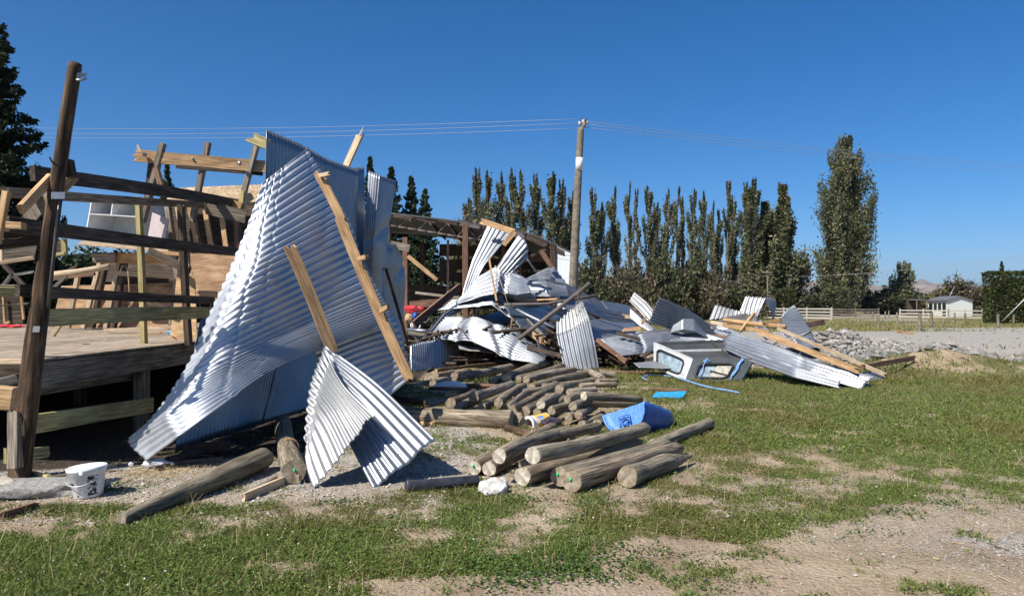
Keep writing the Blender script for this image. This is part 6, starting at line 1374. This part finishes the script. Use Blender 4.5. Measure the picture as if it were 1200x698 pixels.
# rocks, concrete, pipes
cc_ = PG(22, 590); blob('concrete_slab', (cc_[0]-.12, cc_[1]+.28, .05), (.62, .26, .085), 'concrete', 4, rough=.35, sub=4, label='broken flat lump of grey concrete at the foot of the leaning pole', cat='concrete', rot=.25)
blob('stone', P(6, 568, 6.2), (.13, .10, .07), 'stone', 6, label='smooth brown boulder resting on the concrete lump', cat='stone')
blob('rubble_block', PG(577, 577)+[0, 0, .04], (.13, .12, .085), 'stone_white', 9, rough=.3, sub=4, label='pale broken rubble block in front of the post stack', cat='rubble', rot=.5)
blob('rubble_block', PG(590, 571)+[0, 0, .04], (.04, .06, .06), 'stone_white', 12, label='small pale chip beside the rubble block', cat='rubble')
lg(476, 570, 560, 562, 7.5, 6, 0, 0, 'black weathered plastic pipe half sunk in the grass', None, 'black_pipe', 'black_pipe', cat='pipe', name='black_pipe', rough=.12, bend=.03)
blob('crushed_bottle', PG(183, 549)+[0, 0, .05], (.15, .06, .05), 'canopy_white', 10, rough=.9, label='crushed pale plastic bottle at the straw below the big sheet tip', cat='bottle')
blob('white_pebble', PG(153, 546)+[0, 0, .02], (.03, .03, .025), 'white_board', 10, label='small white stone in the shade by the big sheet tip', cat='stone')
lg(196, 541, 232, 531, 6, 6, 0, 0, 'rusty brown pipe with pale rim lying in the shade', None, 'rust_dark', 'rust_dark', cat='pipe', name='rusty_pipe')
lg(214, 527, 270, 523, 7.5, 7.5, 0, 0, 'second rusty brown pipe further back in the shade', None, 'rust_dark', 'rust_dark', cat='pipe', name='rusty_pipe')
for a_, b2_, c2_, d2_, w, mt, lab in [(188, 548, 262, 540, .05, 'red_wood', 'thin broken brown board on the straw behind the long grey post'), (182, 553, 215, 545, .06, 'dark_wood', 'dark split stick on the straw'), (284, 588, 337, 565, .07, 'pine_pale', 'pale broken moulding lying on the shingle'), (288, 583, 325, 561, .04, 'grey_wood', 'grey strip behind the pale moulding'),
    (0, 608, 45, 594, .05, 'red_wood', 'dark red stick lying at the lower left by the concrete'), (55, 565, 100, 557, .05, 'treated', 'thin olive lath on the ground behind the bucket'), (36, 556, 60, 562, .04, 'treated', 'short olive lath right of the leaning pole foot'), (9, 548, 10, 528, .08, 'treated', 'short olive stake at the far left of the pole foot'), (36, 543, 60, 540, .12, 'treated', 'olive board end in the shade right of the pole foot'),
    (462, 470, 500, 478, .12, 'dark_wood', 'dark board shaded under the big sheet corner')]:
    p0, p1 = PG(a_, b2_), PG(c2_, d2_); p0[2] = w*.5; p1[2] = w*.5
    if 'stake' in lab: p1 = p0+np.array([0, 0, .18])
    if 'board end' in lab: p0[2] = p1[2] = .1
    nm = 'board' if 'board' in lab else ('lath' if 'lath' in lab else 'stick'); beam(nm, p0, p1, w, .03, mt, lab, nm, jag=(.03, .05))
# things inside the shed mouth
for k, (px, py, Yd, sz, mt, lab) in enumerate([(483, 362, 24, (.28, .2, .16), 'red_plastic', 'red plastic container in the dark shed mouth'), (492, 363, 24.5, (.15, .15, .14), 'red_plastic', 'smaller red container right beside the larger one'), (487, 370, 23.5, (.12, .15, .12), 'blue_plastic', 'blue container below the red ones'), (486, 380, 22.5, (.1, .1, .12), 'white_board', 'small white drum in the shed mouth clutter'), (479, 373, 23, (.12, .12, .2), 'pine', 'orange drum at the left of the shed mouth clutter')]):
    blob('container', P(px, py, Yd), sz, mt, 30+k, rough=.3, label=lab, cat='container')
for k, (px, py, Yd, rr_) in enumerate([(487, 381, 22, .14), (499, 379, 22.2, .2), (497, 372, 22.5, .15)]):
    c = P(px, py, Yd); tube('wire_coil', [c+np.array([math.cos(a_)*rr_, .02*math.sin(3*a_), math.sin(a_)*rr_]) for a_ in np.linspace(0, 6.28, 22)], .02, ['wire', 'rust', 'steel_dark'][k], ['pale coil of wire on the ground in the shed mouth', 'rusty coil leaning in the shed mouth', 'dark coil behind the rusty one'][k], 'coil')
tube('metal_pipe', [P(478, 386.5, 21), P(500, 388, 20.6)], .06, 'galv', 'short silver pipe lying left of the narrow iron tail', 'pipe', sides=10)

# ------------------------------------------------------------------ grass, weeds, stones
def scatter_area(r, n_, ya, yb, half=.98):
    n_ = int(n_*1.34)
    """points over the ground, density even in log depth and width"""
    Y = ya*(yb/ya)**r.uniform(0, 1, n_)
    X = Y*r.uniform(-half, half, n_)
    return X, Y
def grass_layer(seed, n_, ya, yb, h0, w0):
    r = np.random.default_rng(seed); X, Y = scatter_area(r, n_, ya, yb); n_ = len(X)
    k = (noisecov(X, Y) > r.uniform(-.30, .34, n_)*np.where(Y > 13, .35, 1)); X = X[k]; Y = Y[k]
    k = ~((X < DX+.1) & (Y > 7.0)); X = X[k]; Y = Y[k]; n2 = len(X)
    Zg = gh(X, Y); h = h0*r.uniform(.4, 1.5, n2)*(.6+.9*fbm(X*1.5, Y*1.5, 8, 3)); w = w0*r.uniform(.7, 1.4, n2)
    an = r.uniform(0, 6.283, n2); ln = r.uniform(.2, 1.3, n2)*h; la = r.uniform(0, 6.283, n2)
    B = np.stack([X, Y, Zg-.004], -1); sx = np.stack([np.cos(an), np.sin(an), 0*an], -1)*w[:, None]
    T = B+np.stack([np.cos(la)*ln, np.sin(la)*ln, h], -1); Mi = B+np.stack([np.cos(la)*ln*.35, np.sin(la)*ln*.35, h*.6], -1)
    V = np.stack([B-sx*.6, B+sx*.6, Mi+sx*.55, T, Mi-sx*.55], 1).reshape(-1, 3)
    Fq = np.arange(5*n2).reshape(n2, 5)
    t = fbm(X*.8, Y*.8, 21, 4)[:, None]; u = r.uniform(0, 1, (n2, 1))
    g1 = np.array([.055, .085, .018]); g2 = np.array([.25, .30, .075]); dry = np.array([.30, .25, .11]); olive = np.array([.17, .155, .05])
    c = g1*(1-u)+g2*u; m_ = np.clip((t-.42)*3.2, 0, .8); c = c*(1-m_)+olive*m_*(.6+.8*u)
    dd = (r.uniform(0, 1, n2) < (.05+.22*np.clip((Y-8)/8, 0, 1))); c[dd] = dry*r.uniform(.6, 1.1, (dd.sum(), 1))
    # reddish seeding patch in the front
    rp = np.exp(-((X+.85)/.45)**2-((Y-4.35)/.28)**2); kk = r.uniform(0, 1, n2) < rp*.5; c[kk] = np.array([.16, .10, .035])
    return V, Fq, np.repeat(c, 5, axis=0)
def clover_layer(seed, n_, ya, yb, size, h):
    r = np.random.default_rng(seed); X, Y = scatter_area(r, n_, ya, yb); n_ = len(X)
    k = (noisecov(X, Y) > r.uniform(-.30, .34, n_)); X = X[k]; Y = Y[k]; k = ~((X < DX+.1) & (Y > 7.0)); X = X[k]; Y = Y[k]; n2 = len(X)
    C = np.stack([X, Y, gh(X, Y)+h*r.uniform(.2, 1.2, n2)], -1); u = r.uniform(0, 1, (n2, 1))
    col = np.array([.05, .10, .018])*(1-u)+np.array([.19, .26, .06])*u
    t = fbm(X*.8, Y*.8, 21, 4)[:, None]; m_ = np.clip((t-.52)*3, 0, .6); col = col*(1-m_)+np.array([.12, .12, .03])*m_
    return leaf_cards(C, size, r, col, flat=.45, asp=.8)
Vs = []; Fs5 = []; Cs = []; Fs4 = []; base = 0
for lay in [grass_layer(1, 330000, 3.9, 9, .030, .0028), grass_layer(2, 150000, 8.5, 16, .045, .0055), grass_layer(3, 90000, 15, 26, .07, .010), grass_layer(4, 60000, 25, 90, .12, .035)]:
    Vs.append(lay[0]); Fs5.append(lay[1]+base); Cs.append(lay[2]); base += len(lay[0])
for lay in [clover_layer(5, 190000, 3.9, 8, .0085, .022), clover_layer(6, 60000, 8, 15, .016, .03)]:
    Vs.append(lay[0]); Fs4.append(lay[1]+base); Cs.append(lay[2]); base += len(lay[0])
me = mk_mesh('grass', np.concatenate(Vs), [np.concatenate(Fs5), np.concatenate(Fs4)], M['grass_leaf'], False, col=np.concatenate(Cs))
o = mk_obj('grass', me); tag(o, 'short green grass and clover growing in patches', 'grass', kind='stuff')

# far air
hv_ = bpy.data.materials.new('air'); hv_.use_nodes = True; hn = hv_.node_tree.nodes; hn.remove(hn["Principled BSDF"])
pvn = hn.new("ShaderNodeVolumePrincipled"); pvn.inputs['Density'].default_value = .00006; pvn.inputs['Color'].default_value = (.62, .78, 1.0, 1); pvn.inputs['Anisotropy'].default_value = .2
hv_.node_tree.links.new(pvn.outputs[0], hn["Material Output"].inputs['Volume'])
x0, x1, y0_, y1_, z0, z1 = -3700, 7300, -60, 7300, -60, 330
bv = [(x0, y0_, z0), (x1, y0_, z0), (x1, y1_, z0), (x0, y1_, z0), (x0, y0_, z1), (x1, y0_, z1), (x1, y1_, z1), (x0, y1_, z1)]
o = mk_obj('haze', mk_mesh('haze', bv, [np.array([[0, 3, 2, 1], [4, 5, 6, 7], [0, 1, 5, 4], [1, 2, 6, 5], [2, 3, 7, 6], [3, 0, 4, 7]])], hv_, False)); tag(o, 'thin blue air in front of the far hills', 'haze', kind='stuff')

# broad leaved weeds along the edge of the bare dirt
r = np.random.default_rng(33); C = []
wc_ = [(240, 690, 1), (690, 655, 1), (760, 648, .8), (640, 660, 1.2), (625, 684, 1.2), (655, 672, 1.3), (600, 675, 1), (680, 668, 1.1), (560, 665, 1.2), (580, 690, 1), (705, 680, .7), (735, 660, .8), (830, 685, .3), (770, 672, .3), (700, 640, 1), (820, 655, .4), (1050, 600, .8), (1110, 590, .8), (1010, 625, .3), (870, 650, .3), (520, 570, 1.2), (545, 580, 1.2), (400, 590, 1), (120, 570, 1.2), (135, 575, 1.2), (60, 600, 1), (250, 600, 1.0), (1000, 440, 2), (1040, 432, 1.2), (1075, 430, 1.2), (1120, 425, .6), (1060, 418, .6), (620, 585, 1.2), (700, 590, 1), (990, 432, .8)]
for px, py, s in wc_:
    q = PG(px, py); m_ = int(150*s) if py > 500 else int(260*s); sp = .075 if py > 500 else .42
    x_ = q[0]+r.normal(size=m_)*sp*1.6; y_ = q[1]+r.normal(size=m_)*sp
    C.append(np.stack([x_, y_, gh(x_, y_)+r.uniform(.003, .04 if py > 500 else .10, m_)], -1))
C = np.concatenate(C); V, Fq, cc = leaf_cards(C, .012, r, leafcol(len(C), r, (.025, .065, .012), (.08, .15, .03)), flat=.5, asp=.7)
far = np.repeat(C[:, 1] > 10, 4); cen4 = np.repeat(C, 4, axis=0); V = np.where(far[:, None], cen4+(V-cen4)*2.6, V)
o = mk_obj('weeds', mk_mesh('weeds', V, [Fq], M['grass_leaf'], False, col=cc)); tag(o, 'low broad leaved weeds in scattered tufts', 'weeds', kind='stuff')

def stones(name, X, Y, size, c1, c2, label, seed, sink=.3, extra=0):
    r = np.random.default_rng(seed); n_ = len(X)
    oct_ = np.array([(1, 0, 0), (-1, 0, 0), (0, 1, 0), (0, -1, 0), (0, 0, 1), (0, 0, -1)], float)
    tri = np.array([(0, 2, 4), (2, 1, 4), (1, 3, 4), (3, 0, 4), (2, 0, 5), (1, 2, 5), (3, 1, 5), (0, 3, 5)])
    s = size*r.lognormal(0, .45, n_); A = oct_[None]*(s[:, None, None]*r.uniform(.55, 1.25, (n_, 6, 1)))*np.array([1, 1, .62])
    a = r.uniform(0, 6.283, n_); ca, sa = np.cos(a), np.sin(a)
    Xr = A[..., 0]*ca[:, None]-A[..., 1]*sa[:, None]; Yr = A[..., 0]*sa[:, None]+A[..., 1]*ca[:, None]
    tl_ = r.normal(0, .25, (n_, 1)); Zr = A[..., 2]+Xr*tl_
    V = np.stack([Xr+X[:, None], Yr+Y[:, None], Zr+(gh(X, Y)+s*sink+extra)[:, None]], -1).reshape(-1, 3)
    Fq = (tri[None]+np.arange(n_)[:, None, None]*6).reshape(-1, 3)
    col = np.repeat(leafcol(n_, r, c1, c2)*r.uniform(.75, 1.2, (n_, 1)), 6, axis=0)
    o = mk_obj(name, mk_mesh(name, V, [Fq], M['pebble'], False, col=col)); tag(o, label, 'gravel', kind='stuff')
r = np.random.default_rng(44)
X, Y = scatter_area(r, 46000, 5.4, 12.5); aa = X/Y; k = ~((Y > 7.4+.35*(X+4)) & (X < -1.9)) & (aa < .05) & (fbm(X*1.2, Y*1.2, 3, 3) > .3) & (noisecov(X, Y) < .25); X, Y = X[k], Y[k]
stones('shingle', X, Y, .0075, (.22, .19, .155), (.46, .42, .36), 'loose shingle under and around the wreckage', 45)
X, Y = scatter_area(r, 60000, 3.9, 7.0); d_ = X-(1.7+(5.4-Y)*1.3); k = (d_+r.normal(0, .35, len(X)) > 0) & (noisecov(X, Y) < .1); X1, Y1_ = X[k], Y[k]
X, Y = scatter_area(r, 9000, 3.9, 8.0); k = (noisecov(X, Y) < .1); X, Y = np.concatenate([X1, X[k]]), np.concatenate([Y1_, Y[k]])
stones('gravel', X, Y, .0052, (.15, .138, .12), (.33, .31, .28), 'fine grey gravel at the lower right corner', 46)
n_ = 32000; X = r.uniform(6.0, 15, n_); Y = r.uniform(17.8, 26, n_); bz = bump(X, Y, 9.2, 20.8, 3.0, 2.4, .6)+bump(X, Y, 12.4, 20.0, 2.0, 2.0, .25)+.02
k = (r.uniform(0, .38, n_) < bz) & (cover(X, Y) < .5+r.normal(0, .08, n_)); X, Y = X[k], Y[k]
stones('bank_rocks', X, Y, .052, (.13, .122, .115), (.29, .275, .255), 'broken grey rock spread over the gravel bank', 47)
X, Y = scatter_area(r, 9000, 13.5, 24); k = (X > 9.6+(Y-16)*.1) & (cover(X, Y) < .35); stones('soil_clods', X[k], Y[k], .03, (.18, .14, .095), (.33, .27, .19), 'clods and stones on the soil heap', 48)
X, Y = scatter_area(r, 3500, 24, 60); k = (X > 5) & (cover(X, Y) < .3); stones('yard_gravel', X[k], Y[k], .03, (.2, .19, .175), (.33, .32, .3), 'scattered stones on the gravel yard', 49)
# straw by the bottle
r = np.random.default_rng(51); C = []
for px, py, m_, s in [(190, 553, 900, .28), (225, 548, 700, .3), (160, 560, 400, .2), (210, 565, 300, .3), (300, 535, 300, .4), (60, 600, 250, .3), (420, 470, 200, .5)]:
    q = PG(px, py); x_ = q[0]+r.normal(size=m_)*s; y_ = q[1]+r.normal(size=m_)*s*.7; C.append(np.stack([x_, y_, gh(x_, y_)+np.abs(r.normal(size=m_))*.018], -1))
C = np.concatenate(C); V, Fq, cc = leaf_cards(C, .035, r, leafcol(len(C), r, (.26, .18, .08), (.52, .40, .22)), flat=.2, asp=.07)
o = mk_obj('straw', mk_mesh('straw', V, [Fq], M['pebble'], False, col=cc)); tag(o, 'dry straw and wood splinters strewn by the big sheet tip', 'straw', kind='stuff')

# splinters and twigs on the open ground, dry stalks and small flowers in the grass
r = np.random.default_rng(61); paths = []
for k in range(1500):
    t = r.uniform(0, 1)
    if t < .6: py = r.uniform(432, 600); px = r.uniform(150, 860)
    else: py = r.uniform(440, 690); px = r.uniform(0, 1200)
    q = PG(px, py)
    if q[0] < DX+.1 and q[1] > 7: continue
    if py > 560 and r.uniform() < .75: continue
    L = r.uniform(.02, .10)*(1 if q[1] > 7 else .5); an = r.uniform(0, 6.283); d = np.array([math.cos(an), math.sin(an), r.normal()*.12])*L; z = GZ(q[0], q[1])+.008; q[2] = z
    paths.append(([q-d, q+d*.2+r.normal(size=3)*.004, q+d], [.004*r.uniform(.5, 1.6)]*3))
V, Fs = limb_mesh(paths, 4); col = np.repeat(leafcol(len(paths), r, (.10, .065, .04), (.40, .29, .17)), 12, axis=0)
o = mk_obj('splinters', mk_mesh('splinters', V, [Fs], M['pebble'], False, col=col)); tag(o, 'broken splinters and twigs scattered over the ground', 'splinters', kind='stuff')
X, Y = scatter_area(r, 5200, 3.9, 13); k = noisecov(X, Y) > -.25; X, Y = X[k], Y[k]; k = ~((X < DX+.1) & (Y > 7)); X, Y = X[k], Y[k]; n2 = len(X)
h = r.uniform(.04, .11, n2); an = r.uniform(0, 6.283, n2); ln = h*r.uniform(.2, 1.6, n2); B = np.stack([X, Y, gh(X, Y)], -1); T = B+np.stack([np.cos(an)*ln, np.sin(an)*ln, h], -1); w = np.stack([-np.sin(an), np.cos(an), 0*an], -1)*.0016
V = np.stack([B-w, B+w, T+w*.7, T-w*.7], 1).reshape(-1, 3); col = np.repeat(leafcol(n2, r, (.24, .19, .09), (.46, .38, .21)), 4, axis=0)
o = mk_obj('dry_stalks', mk_mesh('dry_stalks', V, [np.arange(4*n2).reshape(n2, 4)], M['grass_leaf'], False, col=col)); tag(o, 'thin dry stalks standing among the green grass', 'dry grass', kind='stuff')
X, Y = scatter_area(r, 1500, 3.9, 12); k = noisecov(X, Y) > .1; X, Y = X[k], Y[k]
V, Fq, cc = leaf_cards(np.stack([X, Y, gh(X, Y)+.032], -1), .0055, r, leafcol(len(X), r, (.6, .6, .55), (.8, .8, .76)), flat=.5, asp=.9)
o = mk_obj('clover_flowers', mk_mesh('clover_flowers', V, [Fq], M['grass_leaf'], False, col=cc)); tag(o, 'tiny white clover flowers dotted through the grass', 'flowers', kind='stuff')
